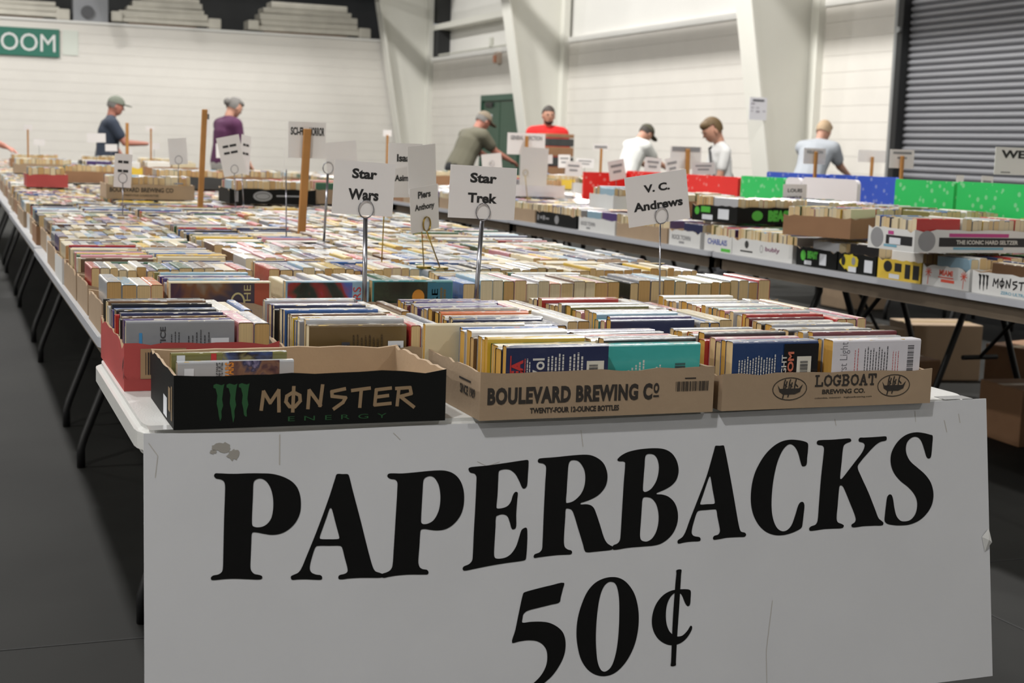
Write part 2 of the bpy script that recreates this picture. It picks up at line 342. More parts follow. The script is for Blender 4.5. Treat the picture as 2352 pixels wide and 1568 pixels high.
link('hub', MB().tube([(0, -.2, .2), (0, -.26, .2)], .13, 16).me('hub', mat('fan_dark', '4c4d50', .5)), fb)
# notice paper on the column
nt_ = link('paper_notice', MB().box(8.98, 9.22, 15.27, 15.275, 1.6, 1.87).me('notice_sheet', mat('paper_white', 'dcdce2', .6))); tag(nt_, 'white printed notice sheet taped to the front column', 'notice')
NM = plane_M((8.98, 15.268, 1.6), (1, 0, 0), (0, 0, 1))
put_flat('print', *quads([(.04, .2, .22, .245)]), mat('print_grey', '4a4a50', .7), nt_, NM, .001)
put_flat('print', *quads([(.02, .07, .185, .2), (.02, .06, .14, .15), (.09, .13, .14, .15), (.02, .05, .1, .11), (.09, .14, .09, .11), (.18, .22, .1, .11)]), mat('print_soft', '8d8894', .7), nt_, NM, .001)
# the lamps themselves, the added far-left fills included
M_lens = mat('lamp_lens', 'fff4e2', .4, emit=6)
lm = MB().tube([(0, 0, 0), (0, 0, .02), (0, 0, .22), (0, 0, .3)], [.22, .27, .12, .08], 20).me('housing', MATS['galvanised'])
ll = MB().tube([(0, 0, -.004), (0, 0, 0)], .215, 20).me('lens', M_lens); rod = MB().tube([(0, 0, .3), (0, 0, 1.8)], .012).me('drop_rod', MATS['galvanised'])
for i, (x, y, z, e) in enumerate(LAMPS):
    r = bpy.data.objects.new('high_bay_lamp', None); COL.objects.link(r); r.location = (x, y, z); tag(r, 'round high bay lamp hanging from the hall ceiling', 'lamp', 'high bay ceiling lamps')
    link('housing', lm, r); link('lens', ll, r); link('drop_rod', rod, r)
GLYPHS=[('P',[[(3500,-781),(3517,-748),(3568,-747),(3702,-760),(3837,-767),(3996,-769),(4178,-778),(4338,-793),(4453,-824),(4556,-869),(4648,-931),(4716,-1015),(4755,-1127),(4766,-1254),(4754,-1379),(4707,-1491),(4636,-1579),(4542,-1647),(4437,-1683),(4322,-1688),(4208,-1665),(4128,-1644),(4054,-1633),(4031,-1656),(4024,-1755),(4011,-1970),(4003,-2140),(4016,-2192),(4061,-2241),(4129,-2260),(4171,-2283),(4170,-2317),(4139,-2329),(4014,-2318),(3788,-2291),(3619,-2284),(3485,-2287),(3435,-2278),(3430,-2244),(3464,-2218),(3531,-2210),(3582,-2182),(3602,-2133),(3612,-1942),(3632,-1436),(3655,-986),(3652,-907),(3633,-861),(3588,-836),(3527,-820)],[(4070,-912),(4096,-874),(4154,-854),(4211,-866),(4267,-911),(4317,-999),(4346,-1104),(4356,-1230),(4345,-1355),(4315,-1456),(4256,-1526),(4187,-1559),(4107,-1563),(4050,-1541),(4037,-1495),(4045,-1303),(4058,-1099)]]),('A',[[(5319,-848),(5414,-852),(5485,-857),(5506,-889),(5553,-1090),(5665,-1539),(5777,-2014),(5845,-2265),(5886,-2338),(5953,-2367),(6001,-2394),(5998,-2434),(5951,-2442),(5794,-2431),(5650,-2421),(5470,-2417),(5362,-2422),(5317,-2409),(5316,-2371),(5340,-2353),(5411,-2341),(5450,-2317),(5456,-2271),(5416,-2105),(5377,-1945),(5347,-1920),(5181,-1908),(5005,-1898),(4969,-1923),(4919,-2058),(4888,-2171),(4884,-2234),(4910,-2285),(4974,-2318),(5044,-2335),(5067,-2363),(5060,-2397),(5019,-2402),(4820,-2379),(4692,-2372),(4622,-2372),(4597,-2350),(4600,-2316),(4635,-2299),(4705,-2272),(4753,-2218),(4826,-2063),(5009,-1649),(5194,-1186),(5294,-901)],[(5197,-1360),(5217,-1347),(5235,-1373),(5293,-1609),(5338,-1792),(5328,-1814),(5183,-1810),(5053,-1796),(5040,-1772),(5092,-1631),(5154,-1473)]]),('P',[[(6099,-922),(6112,-887),(6161,-878),(6326,-888),(6536,-882),(6760,-872),(6923,-871),(7035,-884),(7136,-921),(7223,-991),(7284,-1090),(7314,-1200),(7321,-1320),(7306,-1451),(7263,-1569),(7185,-1672),(7083,-1749),(6981,-1784),(6868,-1789),(6769,-1774),(6682,-1755),(6620,-1761),(6604,-1801),(6588,-1990),(6568,-2190),(6567,-2273),(6591,-2334),(6634,-2363),(6698,-2378),(6724,-2409),(6713,-2446),(6657,-2448),(6422,-2430),(6237,-2429),(6090,-2440),(6017,-2449),(5983,-2430),(5991,-2387),(6067,-2366),(6123,-2335),(6154,-2278),(6177,-2044),(6216,-1576),(6255,-1071),(6250,-1012),(6220,-977),(6141,-959)],[(6668,-1016),(6696,-974),(6771,-952),(6833,-971),(6882,-1033),(6918,-1119),(6935,-1239),(6933,-1346),(6912,-1464),(6866,-1568),(6809,-1636),(6733,-1673),(6658,-1678),(6624,-1654),(6620,-1601),(6637,-1364),(6656,-1128)]]),('E',[[(7399,-880),(7409,-857),(7467,-845),(7711,-835),(8035,-808),(8349,-780),(8395,-786),(8401,-832),(8384,-1038),(8371,-1172),(8348,-1214),(8308,-1227),(8280,-1198),(8238,-1104),(8175,-991),(8098,-927),(8020,-908),(7929,-918),(7899,-941),(7887,-1074),(7870,-1315),(7851,-1495),(7873,-1512),(7957,-1508),(8035,-1482),(8089,-1424),(8130,-1317),(8163,-1274),(8193,-1270),(8211,-1291),(8200,-1394),(8179,-1612),(8176,-1794),(8159,-1842),(8120,-1854),(8094,-1832),(8064,-1727),(8026,-1639),(7955,-1608),(7877,-1618),(7841,-1640),(7829,-1797),(7804,-2097),(7798,-2230),(7816,-2277),(7878,-2293),(7995,-2280),(8087,-2226),(8167,-2122),(8222,-1980),(8263,-1873),(8317,-1840),(8353,-1848),(8360,-1953),(8351,-2135),(8335,-2292),(8321,-2340),(8268,-2355),(8006,-2369),(7747,-2390),(7490,-2419),(7336,-2437),(7286,-2430),(7277,-2397),(7300,-2369),(7376,-2344),(7428,-2300),(7444,-2241),(7467,-1894),(7500,-1475),(7527,-1067),(7526,-995),(7497,-951),(7427,-929)]]),('R',[[(8559,-810),(8573,-774),(8626,-764),(8839,-759),(9107,-746),(9337,-741),(9473,-756),(9595,-809),(9689,-888),(9742,-991),(9761,-1104),(9740,-1228),(9681,-1324),(9584,-1406),(9460,-1461),(9351,-1492),(9283,-1510),(9282,-1529),(9377,-1533),(9458,-1554),(9512,-1601),(9551,-1690),(9616,-1881),(9681,-2084),(9734,-2175),(9795,-2219),(9829,-2238),(9834,-2267),(9808,-2290),(9622,-2298),(9485,-2301),(9390,-2301),(9343,-2279),(9311,-2171),(9234,-1919),(9164,-1691),(9125,-1609),(9065,-1583),(9025,-1590),(9012,-1719),(8989,-1964),(8982,-2124),(9000,-2193),(9053,-2234),(9104,-2250),(9120,-2282),(9099,-2311),(9039,-2313),(8878,-2308),(8718,-2312),(8545,-2321),(8472,-2324),(8460,-2297),(8480,-2267),(8560,-2242),(8603,-2196),(8615,-2099),(8644,-1635),(8679,-1147),(8698,-927),(8684,-877),(8645,-848),(8579,-835)],[(9085,-884),(9119,-830),(9180,-821),(9254,-840),(9320,-914),(9362,-1009),(9371,-1134),(9348,-1256),(9299,-1353),(9230,-1423),(9148,-1474),(9067,-1492),(9031,-1486),(9043,-1314),(9064,-1068)]]),('B',[[(9941,-860),(9952,-832),(10022,-779),(10134,-734),(10302,-704),(10484,-693),(10667,-697),(10808,-724),(10921,-788),(10998,-887),(11038,-1004),(11039,-1118),(10998,-1231),(10911,-1315),(10796,-1372),(10682,-1410),(10637,-1427),(10636,-1442),(10738,-1454),(10851,-1496),(10949,-1584),(11004,-1702),(11018,-1843),(10992,-1968),(10925,-2091),(10824,-2186),(10695,-2253),(10567,-2274),(10385,-2276),(10105,-2278),(9939,-2292),(9849,-2293),(9826,-2263),(9843,-2220),(9913,-2197),(9958,-2153),(9975,-2066),(10005,-1718),(10048,-1219),(10078,-907),(10048,-883),(9978,-877)],[(10439,-830),(10468,-790),(10539,-784),(10609,-806),(10657,-871),(10681,-961),(10682,-1050),(10659,-1162),(10614,-1261),(10542,-1346),(10471,-1386),(10415,-1392),(10390,-1363),(10402,-1187),(10426,-961)],[(10378,-1513),(10399,-1483),(10455,-1480),(10539,-1504),(10609,-1577),(10649,-1681),(10665,-1808),(10651,-1946),(10606,-2070),(10541,-2154),(10456,-2197),(10386,-2191),(10338,-2160),(10322,-2089),(10343,-1864),(10366,-1613)]]),('A',[[(11735,-704),(11815,-706),(11889,-704),(11903,-727),(11957,-981),(12051,-1477),(12131,-1934),(12165,-2092),(12194,-2152),(12267,-2176),(12289,-2210),(12259,-2243),(12155,-2241),(11919,-2237),(11772,-2251),(11677,-2253),(11660,-2226),(11685,-2190),(11759,-2173),(11792,-2126),(11787,-2055),(11750,-1872),(11730,-1761),(11693,-1753),(11548,-1754),(11403,-1759),(11366,-1791),(11313,-1922),(11271,-2060),(11269,-2124),(11308,-2167),(11409,-2193),(11430,-2224),(11415,-2257),(11278,-2256),(11134,-2261),(11019,-2273),(11001,-2246),(11013,-2215),(11093,-2169),(11151,-2090),(11227,-1917),(11392,-1568),(11558,-1206),(11696,-814),(11724,-728)],[(11609,-1215),(11625,-1203),(11636,-1229),(11670,-1430),(11707,-1638),(11688,-1660),(11564,-1659),(11441,-1657),(11434,-1635),(11495,-1485),(11571,-1296)]]),('C',[[(13520,-745),(13518,-857),(13500,-988),(13487,-1093),(13451,-1124),(13398,-1119),(13368,-1048),(13325,-901),(13266,-793),(13190,-741),(13114,-753),(13021,-835),(12927,-1001),(12863,-1194),(12816,-1414),(12791,-1635),(12790,-1844),(12825,-2016),(12890,-2138),(12980,-2196),(13072,-2189),(13165,-2116),(13244,-1950),(13308,-1783),(13355,-1730),(13409,-1733),(13431,-1790),(13413,-1934),(13390,-2078),(13370,-2156),(13301,-2198),(13162,-2241),(13009,-2264),(12843,-2253),(12678,-2190),(12545,-2077),(12451,-1928),(12401,-1769),(12390,-1586),(12416,-1380),(12472,-1201),(12565,-1036),(12688,-885),(12841,-761),(12993,-689),(13161,-663),(13329,-677),(13467,-709)]]),('K',[[(13696,-744),(13713,-705),(13783,-695),(14001,-697),(14205,-692),(14363,-692),(14391,-720),(14377,-746),(14298,-770),(14239,-807),(14214,-893),(14190,-1079),(14153,-1344),(14161,-1378),(14192,-1370),(14305,-1258),(14466,-1092),(14612,-938),(14662,-832),(14639,-780),(14552,-754),(14540,-720),(14569,-687),(14648,-688),(14840,-688),(15001,-685),(15106,-687),(15121,-717),(15104,-757),(14983,-779),(14869,-841),(14707,-976),(14577,-1097),(14512,-1188),(14572,-1339),(14726,-1642),(14864,-1960),(14926,-2099),(14989,-2150),(15024,-2186),(15004,-2225),(14843,-2222),(14603,-2217),(14429,-2226),(14373,-2212),(14371,-2172),(14430,-2142),(14455,-2097),(14433,-2001),(14342,-1795),(14236,-1562),(14190,-1495),(14143,-1497),(14125,-1569),(14092,-1847),(14069,-2046),(14092,-2114),(14177,-2153),(14213,-2182),(14184,-2220),(14050,-2221),(13816,-2216),(13599,-2229),(13529,-2222),(13518,-2184),(13554,-2153),(13647,-2126),(13687,-2062),(13715,-1825),(13771,-1324),(13833,-903),(13835,-823),(13804,-789),(13719,-772)]]),('S',[[(16088,-716),(16077,-866),(16057,-1030),(16036,-1098),(15990,-1113),(15949,-1080),(15910,-969),(15862,-837),(15798,-745),(15708,-718),(15617,-744),(15542,-816),(15516,-924),(15538,-1034),(15610,-1146),(15755,-1262),(15918,-1393),(16031,-1536),(16081,-1690),(16079,-1827),(16031,-1961),(15921,-2092),(15771,-2192),(15572,-2248),(15392,-2253),(15230,-2237),(15101,-2204),(15050,-2154),(15056,-2053),(15083,-1879),(15110,-1745),(15151,-1700),(15200,-1709),(15231,-1779),(15255,-1929),(15298,-2081),(15378,-2167),(15475,-2187),(15590,-2167),(15690,-2078),(15734,-1944),(15725,-1820),(15665,-1708),(15552,-1593),(15391,-1475),(15271,-1347),(15209,-1222),(15192,-1099),(15214,-978),(15289,-853),(15405,-742),(15553,-667),(15734,-640),(15899,-660),(16031,-693)]]),('5',[[(8971,-2754),(8947,-2858),(8913,-2974),(8886,-3058),(8757,-3080),(8529,-3113),(8345,-3144),(8273,-3190),(8254,-3260),(8251,-3319),(8384,-3321),(8553,-3332),(8709,-3365),(8850,-3444),(8942,-3544),(8978,-3667),(8976,-3799),(8942,-3927),(8853,-4077),(8736,-4210),(8592,-4314),(8477,-4394),(8306,-4467),(8151,-4503),(8026,-4489),(7971,-4419),(8028,-4366),(8140,-4378),(8224,-4367),(8337,-4327),(8430,-4281),(8552,-4178),(8632,-4055),(8663,-3927),(8651,-3794),(8589,-3696),(8491,-3635),(8350,-3608),(8195,-3611),(8072,-3619),(8129,-3432),(8204,-3125),(8272,-2870),(8301,-2848),(8534,-2806),(8748,-2776)]]),('0',[[(9845,-2729),(9985,-2773),(10102,-2870),(10204,-3026),(10260,-3219),(10276,-3436),(10252,-3650),(10189,-3860),(10081,-4051),(9944,-4199),(9795,-4284),(9632,-4301),(9487,-4260),(9357,-4167),(9244,-3996),(9190,-3792),(9172,-3579),(9198,-3342),(9275,-3110),(9380,-2919),(9513,-2797),(9676,-2736)],[(9800,-2803),(9866,-2835),(9908,-2935),(9930,-3097),(9931,-3299),(9919,-3539),(9893,-3778),(9844,-4001),(9767,-4168),(9663,-4231),(9590,-4197),(9534,-4065),(9513,-3876),(9509,-3662),(9527,-3398),(9566,-3134),(9613,-2965),(9674,-2856),(9741,-2808)]]),('c',[[(11228,-3061),(11226,-3177),(11209,-3292),(11170,-3309),(11125,-3257),(11066,-3123),(11020,-3078),(10959,-3066),(10867,-3120),(10796,-3237),(10767,-3397),(10775,-3548),(10818,-3674),(10886,-3748),(10977,-3788),(11069,-3778),(11162,-3705),(11218,-3634),(11245,-3651),(11232,-3711),(11145,-3826),(11036,-3898),(10898,-3923),(10761,-3893),(10626,-3799),(10538,-3662),(10510,-3511),(10536,-3350),(10607,-3207),(10730,-3089),(10868,-3032),(11021,-3021),(11175,-3033)]]),('|',[[(10974,-2703),(11063,-2702),(11057,-2767),(11008,-3336),(10964,-3796),(10934,-4202),(10930,-4256),(10841,-4256),(10847,-4193),(10890,-3517),(10943,-2976),(10970,-2760)]])]
# ================================================================== tables
M_plast = mat('white_table_plastic', 'c9c9c6', .32, bump=.12, bscale=300, noise=.02, nscale=6)
M_blkp = mat('black_leg_paint', '121213', .42)
M_lam = mat('grey_laminate', 'a3a4a6', .38, noise=.05, nscale=12)
M_edge = mat('grey_table_edge', 'aeb0b6', .35)
M_apr = mat('brown_apron', '6e6152', .7, noise=.15, nscale=8)
def rrect(x0, x1, y0, y1, r, n=5):
    P = []
    for cx_, cy_, a0 in ((x1-r, y1-r, 0), (x0+r, y1-r, 90), (x0+r, y0+r, 180), (x1-r, y0+r, 270)):
        for i in range(n+1):
            a = math.radians(a0+90*i/n); P.append((cx_+r*math.cos(a), cy_+r*math.sin(a)))
    return P
def leg_curve(sx, W):
    """wishbone leg: foot, short upright, then slanting in to the middle rail"""
    f = W/2-.13
    return [(sx*f, 0, .0), (sx*f, 0, .07), (sx*(f-.012), 0, .11), (sx*(f-.085), 0, .30), (sx*(f-.16), 0, .50), (sx*(f-.2), 0, .60), (sx*(f-.2), 0, .705)]
def table(x0, x1, y0, y1, label, group=None, kind='laminate', along='y', top=.74):
    r = bpy.data.objects.new('folding_table', None); COL.objects.link(r); r.location = ((x0+x1)/2, (y0+y1)/2, 0)
    if along == 'x': r.rotation_euler.z = math.pi/2
    W, L = ((x1-x0), (y1-y0)) if along == 'y' else ((y1-y0), (x1-x0))
    tag(r, label, 'table', group)
    if kind == 'plastic':
        me = MB().prism(rrect(-W/2, W/2, -L/2, L/2, .07, 6), top-.045, top).me('tabletop', M_plast)
        bm = bmesh.new(); bm.from_mesh(me)
        es = [e for e in bm.edges if abs(e.verts[0].co.z-e.verts[1].co.z) < 1e-5]
        bmesh.ops.bevel(bm, geom=es, offset=.01, segments=3, affect='EDGES'); bm.to_mesh(me); bm.free()
        link('tabletop', me, r)
        link('frame_rail', MB().box(-W/2+.06, -W/2+.09, -L/2+.1, L/2-.1, top-.075, top-.046).box(W/2-.09, W/2-.06, -L/2+.1, L/2-.1, top-.075, top-.046).me('frame_rail', M_blkp), r)
    else:
        link('tabletop', MB().prism(rrect(-W/2, W/2, -L/2, L/2, .025, 3), top-.02, top).me('tabletop', M_lam), r)
        link('edge_band', MB().prism(rrect(-W/2-.002, W/2+.002, -L/2-.002, L/2+.002, .027, 3), top-.022, top-.001).me('edge_band', M_edge), r)
        a = MB(); b = .018
        a.box(-W/2+.03, -W/2+.03+b, -L/2+.03, L/2-.03, top-.075, top-.022).box(W/2-.03-b, W/2-.03, -L/2+.03, L/2-.03, top-.075, top-.022)
        a.box(-W/2+.03, W/2-.03, -L/2+.03, -L/2+.03+b, top-.075, top-.022).box(-W/2+.03, W/2-.03, L/2-.03-b, L/2-.03, top-.075, top-.022)
        link('apron', a.me('apron', M_apr), r)
    for e in (-1, 1):
        ye = e*(L/2-.36)
        for s in (-1, 1): link('leg', MB().tube(leg_curve(s, W), .0145, 8).me('leg', M_blkp, True), r, loc=(0, ye, 0))
        link('cross_rail', MB().tube([(-(W/2-.3), ye, .3), (W/2-.3, ye, .3)], .011).tube([(-(W/2-.08), ye, top-.06), (W/2-.08, ye, top-.06)], .014).me('cross_rail', M_blkp), r)
        link('brace', MB().tube([(0, ye, .3), (0, ye-e*.42, top-.05)], .009).me('brace', M_blkp), r)
    return r
table(.247, 1.72, 2.056, 2.785, 'white moulded plastic folding table at the front with the big sign', kind='plastic', along='x')
yy = 3.045
for k in range(6):
    for j in range(2):
        x0 = .285+j*.80
        table(x0+.006*k, x0+.79+.006*k, yy, yy+2.44,
              ['laminate folding table in the left row, %s', 'laminate folding table, right side of the left row, %s'][j] % ['directly behind the white plastic table', 'second from the front', 'third from the front', 'fourth from the front', 'fifth from the front', 'farthest from the front'][k],
              'left row of folding tables')
    yy += 2.47
yy = 3.1; n_ = ['nearest the camera', 'second along the aisle', 'third along the aisle', 'fourth along the aisle', 'farthest along the aisle']
for k in range(5):
    for j in range(2):
        x0 = 3.105+j*.80
        table(x0, x0+.79, yy, yy+2.44, ['grey topped folding table on the aisle side of the right row, %s', 'folding table on the far side of the right row, %s'][j] % n_[k], 'right row of folding tables')
    yy += 2.46
yy = 6.0
for k in range(2):
    for j in range(2):
        table(6.3+j*.8, 7.09+j*.8, yy, yy+2.44, ['folding table %s end of the dock door row, aisle side', 'folding table %s end of the dock door row, wall side'][j] % ['at the near', 'at the far'][k])
    yy += 2.46
# ================================================================== banner
M_board = mat('white_sign_board', 'c0c1c4', .5, noise=.03, nscale=5); M_ink = mat('black_sign_ink', '070707', .6, spec=.15)
SL = .14; cl = math.sqrt(1+SL*SL)
bn = bpy.data.objects.new('price_banner', None); COL.objects.link(bn)
BM = plane_M((0, 2.056, .75), (1, 0, 0), (0, SL/cl, 1/cl)); bn.matrix_basis = BM
tag(bn, 'large white board reading PAPERBACKS in black, taped to the front table edge', 'sign')
top = [(.252, -.013), (.31, -.015), (.4455, -.0188), (.57, -.018), (.688, -.017), (.9056, -.0185), (1.08, -.017), (1.2217, -.0157), (1.45, -.013), (1.6, -.011), (1.727, -.0097)]
bot = [(.2455 + (1.7316-.2455)*i/10, -.508) for i in range(11)]
SX = lambda p: (p[0]*1.0345, p[1]*1.0345-.0145)
vs_, fs_ = [], []
for k in range(11):
    for t in range(9):
        f = t/8; x = top[k][0]*(1-f)+bot[k][0]*f; y = top[k][1]*(1-f)+bot[k][1]*f
        vs_ += [(x, y, 0)]
n1 = len(vs_); vs_ += [(x, y, -.004) for x, y, z in vs_]
for k in range(10):
    for t in range(8):
        a = k*9+t; fs_.append((a, a+1, a+10, a+9)); fs_.append((n1+a, n1+a+9, n1+a+10, n1+a+1))
for t in range(8): fs_ += [(t, n1+t, n1+t+1, t+1), (90+t, 91+t, n1+91+t, n1+90+t)]
for k in range(10): fs_ += [(k*9, k*9+9, n1+k*9+9, n1+k*9), (k*9+8, n1+k*9+8, n1+k*9+17, k*9+17)]
link('board', mesh('board', vs_, fs_, M_board), bn)
def catmull(P, n=4):
    out = []; L_ = len(P)
    for i in range(L_):
        p0, p1, p2, p3 = [Vector(P[(i+q) % L_]) for q in (-1, 0, 1, 2)]
        d = (p2-p1).length; t1 = (p2-p0); t2 = (p3-p1)
        l1 = (p1-p0).length+d; l2 = (p3-p2).length+d
        m1 = t1*(d/max(l1, 1e-6)); m2 = t2*(d/max(l2, 1e-6))
        for k in range(n):
            t = k/n; out.append(p1*(2*t**3-3*t**2+1)+m1*(t**3-2*t**2+t)+p2*(-2*t**3+3*t**2)+m2*(t**3-t**2))
    return out
for ch, contours in GLYPHS:
    cu = bpy.data.curves.new('letter', 'CURVE'); cu.dimensions = '2D'; cu.fill_mode = 'BOTH'
    for c in contours:
        P = catmull([(x*1e-4, y*1e-4) for x, y in c]); sp = cu.splines.new('POLY'); sp.points.add(len(P)-1)
        for q, p in zip(sp.points, P): q.co = (p.x, p.y, 0, 1)
        sp.use_cyclic_u = True
    o = bpy.data.objects.new('letter', cu); COL.objects.link(o); dg = bpy.context.evaluated_depsgraph_get(); dg.update()
    me = bpy.data.meshes.new_from_object(o.evaluated_get(dg)); bpy.data.objects.remove(o)
    me.materials.clear(); me.materials.append(M_ink)
    link('letter' if ch != '|' else 'letter', me, bn, loc=(0, 0, .0008 if ch != '|' else .0011))
M_tape = mat('clear_tape', 'c3c3c1', .12, coat=.6); M_stain = mat('torn_paper_grey', '8f8b84', .8)
def blob(c, r, n, seed, q=.45):
    rr = random.Random(seed); return [(c[0]+r[0]*math.cos(2*math.pi*i/n)*rr.uniform(1-q, 1+q*.4), c[1]+r[1]*math.sin(2*math.pi*i/n)*rr.uniform(1-q, 1+q*.4)) for i in range(n)]
for c, r, sd in (((.350, -.022), (.016, .008), 3), ((.365, -.033), (.010, .009), 5), ((.338, -.028), (.006, .004), 9)):
    P = blob(SX(c), r, 18, sd); put_flat('torn_patch', P, [tuple(range(18))], M_stain, bn, BM, .0006)
M_scuff = mat('faint_scuff', 'a9a59e', .7)
for pl, w_ in (([(.432, -.008), (.431, -.05)], .0016), ([(.25, -.012), (.262, -.03), (.258, -.06)], .001), ([(.6, -.012), (.61, -.022)], .001), ([(.9, -.02), (.903, -.045)], .0012), ([(1.36, -.02), (1.362, -.03)], .0014),
             ([(1.58, -.03), (1.585, -.05)], .0016), ([(1.61, -.02), (1.613, -.035)], .0016), ([(1.52, -.012), (1.521, -.03)], .001), ([(.73, -.06), (.745, -.068), (.765, -.062)], .0008),
             ([(1.235, -.31), (1.222, -.39), (1.222, -.47)], .0012), ([(.29, -.4), (.35, -.385), (.42, -.392)], .0008)):
    put_flat('scuff', *stroke_geo([[SX(p) for p in pl]], w_), M_scuff, bn, BM, .0005)
def tape(x0, x1, y0, y1, th):
    r = link('tape_strip', MB().box(x0, x1, y0, y1, .0009, .0013).me('tape_strip', M_tape), bn); return r
link('tape_strip', bevel(MB().box(.26, .30, 2.058, 2.09, .7405, .741).me('tape_strip', M_tape), .0002, 1), bn, M=bn.matrix_basis.inverted())
link('tape_strip', bevel(MB().box(1.64, 1.70, 2.058, 2.09, .7405, .741).me('tape_strip', M_tape), .0002, 1), bn, M=bn.matrix_basis.inverted())
tw = MB().add([(1.712, -.257, .001), (1.725, -.242, .004), (1.73, -.267, .006), (1.718, -.284, .001), (1.721, -.262, .009)], [(0, 1, 4), (1, 2, 4), (2, 3, 4), (3, 0, 4)])
link('tape_strip', tw.me('tape_strip', M_tape), bn)
# ================================================================== trays
M_cbi = mat('kraft_cardboard', 'a28b70', .85, noise=.08, nscale=14, bump=.1, bscale=120)
M_cbd = mat('tan_cardboard', '9c866d', .8, noise=.07, nscale=10, bump=.1, bscale=120)
M_cbk = mat('black_printed_card', '0c0d0c', .65, spec=.2, noise=.1, nscale=10)
M_cwh = mat('white_printed_card', 'cfcfcd', .55, noise=.03, nscale=10)
M_cor = mat('brown_cardboard', '8e6a4c', .8, noise=.08, nscale=10)
M_crd = mat('red_printed_card', 'a8423f', .6, noise=.12, nscale=9)
M_cyl = mat('yellow_printed_card', 'd2b23c', .55)
M_cgy = mat('dark_grey_card', '3a3b3a', .55, noise=.25, nscale=6)
def tray_me(W, D, H, mo, wav=.0025, notch=.012, seed=0, flare=.0):
    """open cardboard tray: outer skin material 0, raw inside and torn top edge material 1"""
    r = random.Random(seed); mb = MB(); t = .0045
    mb.box(-W/2+t, W/2-t, -D/2+t, D/2-t, 0, .003, 1)
    for (ax, ay, bx, by) in ((-W/2, -D/2, W/2, -D/2), (W/2, -D/2, W/2, D/2), (W/2, D/2, -W/2, D/2), (-W/2, D/2, -W/2, -D/2)):
        n = 12; d = Vector((bx-ax, by-ay)).normalized(); nrm = Vector((d.y, -d.x)); hz = []
        for i in range(n+1):
            h = H + r.uniform(-wav, wav)*(.5 if i in (0, n) else 1)
            if notch and i in (1, n-1): h -= notch*r.uniform(0, 1)
            if i in (0, n): h = H+wav*.6
            hz.append(h)
        V = []
        for i in range(n+1):
            p = Vector((ax, ay)).lerp(Vector((bx, by)), i/n)
            fl_ = flare*math.sin(math.pi*i/n)*r.uniform(.6, 1.0)
            o = p+nrm*fl_; q = p-nrm*(t-fl_)
            V += [(p.x, p.y, 0), (o.x, o.y, hz[i]), (q.x, q.y, hz[i]-.0008), ((p-nrm*t).x, (p-nrm*t).y, .003)]
        for i in range(n):
            a = 4*i; b = a+4
            mb.add([V[a], V[b], V[b+1], V[a+1]], [(0, 1, 2, 3)], 0)
            mb.add([V[a+1], V[b+1], V[b+2], V[a+2], V[a+3], V[b+3]], [(0, 1, 2, 3), (3, 2, 5, 4)], 1)
    return mb.me('tray', [mo, M_cbi])
TR = {}
def tray(x, y, z, W, D, H, mo, label, group=None, rot=0, seed=0, **k):
    key = (round(W, 3), round(D, 3), round(H, 3), mo.name, seed % 6)
    if key not in TR: TR[key] = tray_me(W, D, H, mo, seed=seed % 6, **k)
    o = link('cardboard_tray', TR[key], loc=(x, y, z), rot=(0, 0, rot)); return tag(o, label, 'box', group)
def face(o, side, W, D):
    """plane matrix on a tray face; x from the left edge as seen from outside, y up"""
    rz = o.rotation_euler.z; c = Matrix.Rotation(rz, 3, 'Z'); L0 = o.location
    if side == 'front': a, u = Vector((-W/2, -D/2-.0003, 0)), Vector((1, 0, 0))
    elif side == 'left': a, u = Vector((-W/2-.0003, D/2, 0)), Vector((0, -1, 0))
    a = c @ a; u = c @ u
    return plane_M(L0+a, u, (0, 0, 1))
# ================================================================== books
PAL = {'black': '1b1b1e', 'navy': '232a4d', 'white': 'd6d4cf', 'cream': 'cfc3a4', 'red': 'a62b28', 'orange': 'c8672e', 'yellow': 'c8a634', 'green': '2f5c44', 'teal': '2f7f82',
       'purple': '46356a', 'grey': '7e8086', 'silver': 'a4a6aa', 'brown': '60462f', 'maroon': '5e2029', 'blue': '2f5791', 'pale blue': '87a6b8', 'pink': 'b9808a', 'olive': '6d6a3a'}
DARK = ['black', 'navy', 'silver', 'grey', 'purple', 'blue', 'brown', 'white', 'maroon', 'black', 'silver', 'teal', 'red', 'cream']
LIGHT = ['white', 'cream', 'silver', 'pale blue', 'pink', 'grey', 'red', 'blue', 'silver', 'olive', 'white', 'cream', 'green', 'brown', 'white', 'grey', 'silver', 'cream', 'yellow', 'black', 'navy', 'purple']
M_cov = mat('glossy_paperback_cover', rough=.28, coat=.5, objcol=True, marks=55, bump=.25, bscale=35)
M_pgs = [page_mat('aged_page_edges', 'b89663'), page_mat('cream_page_edges', 'c7ae82'), page_mat('yellow_page_edges', 'bd9347'), page_mat('pale_page_edges', 'cdbf9f')]
BK = {}
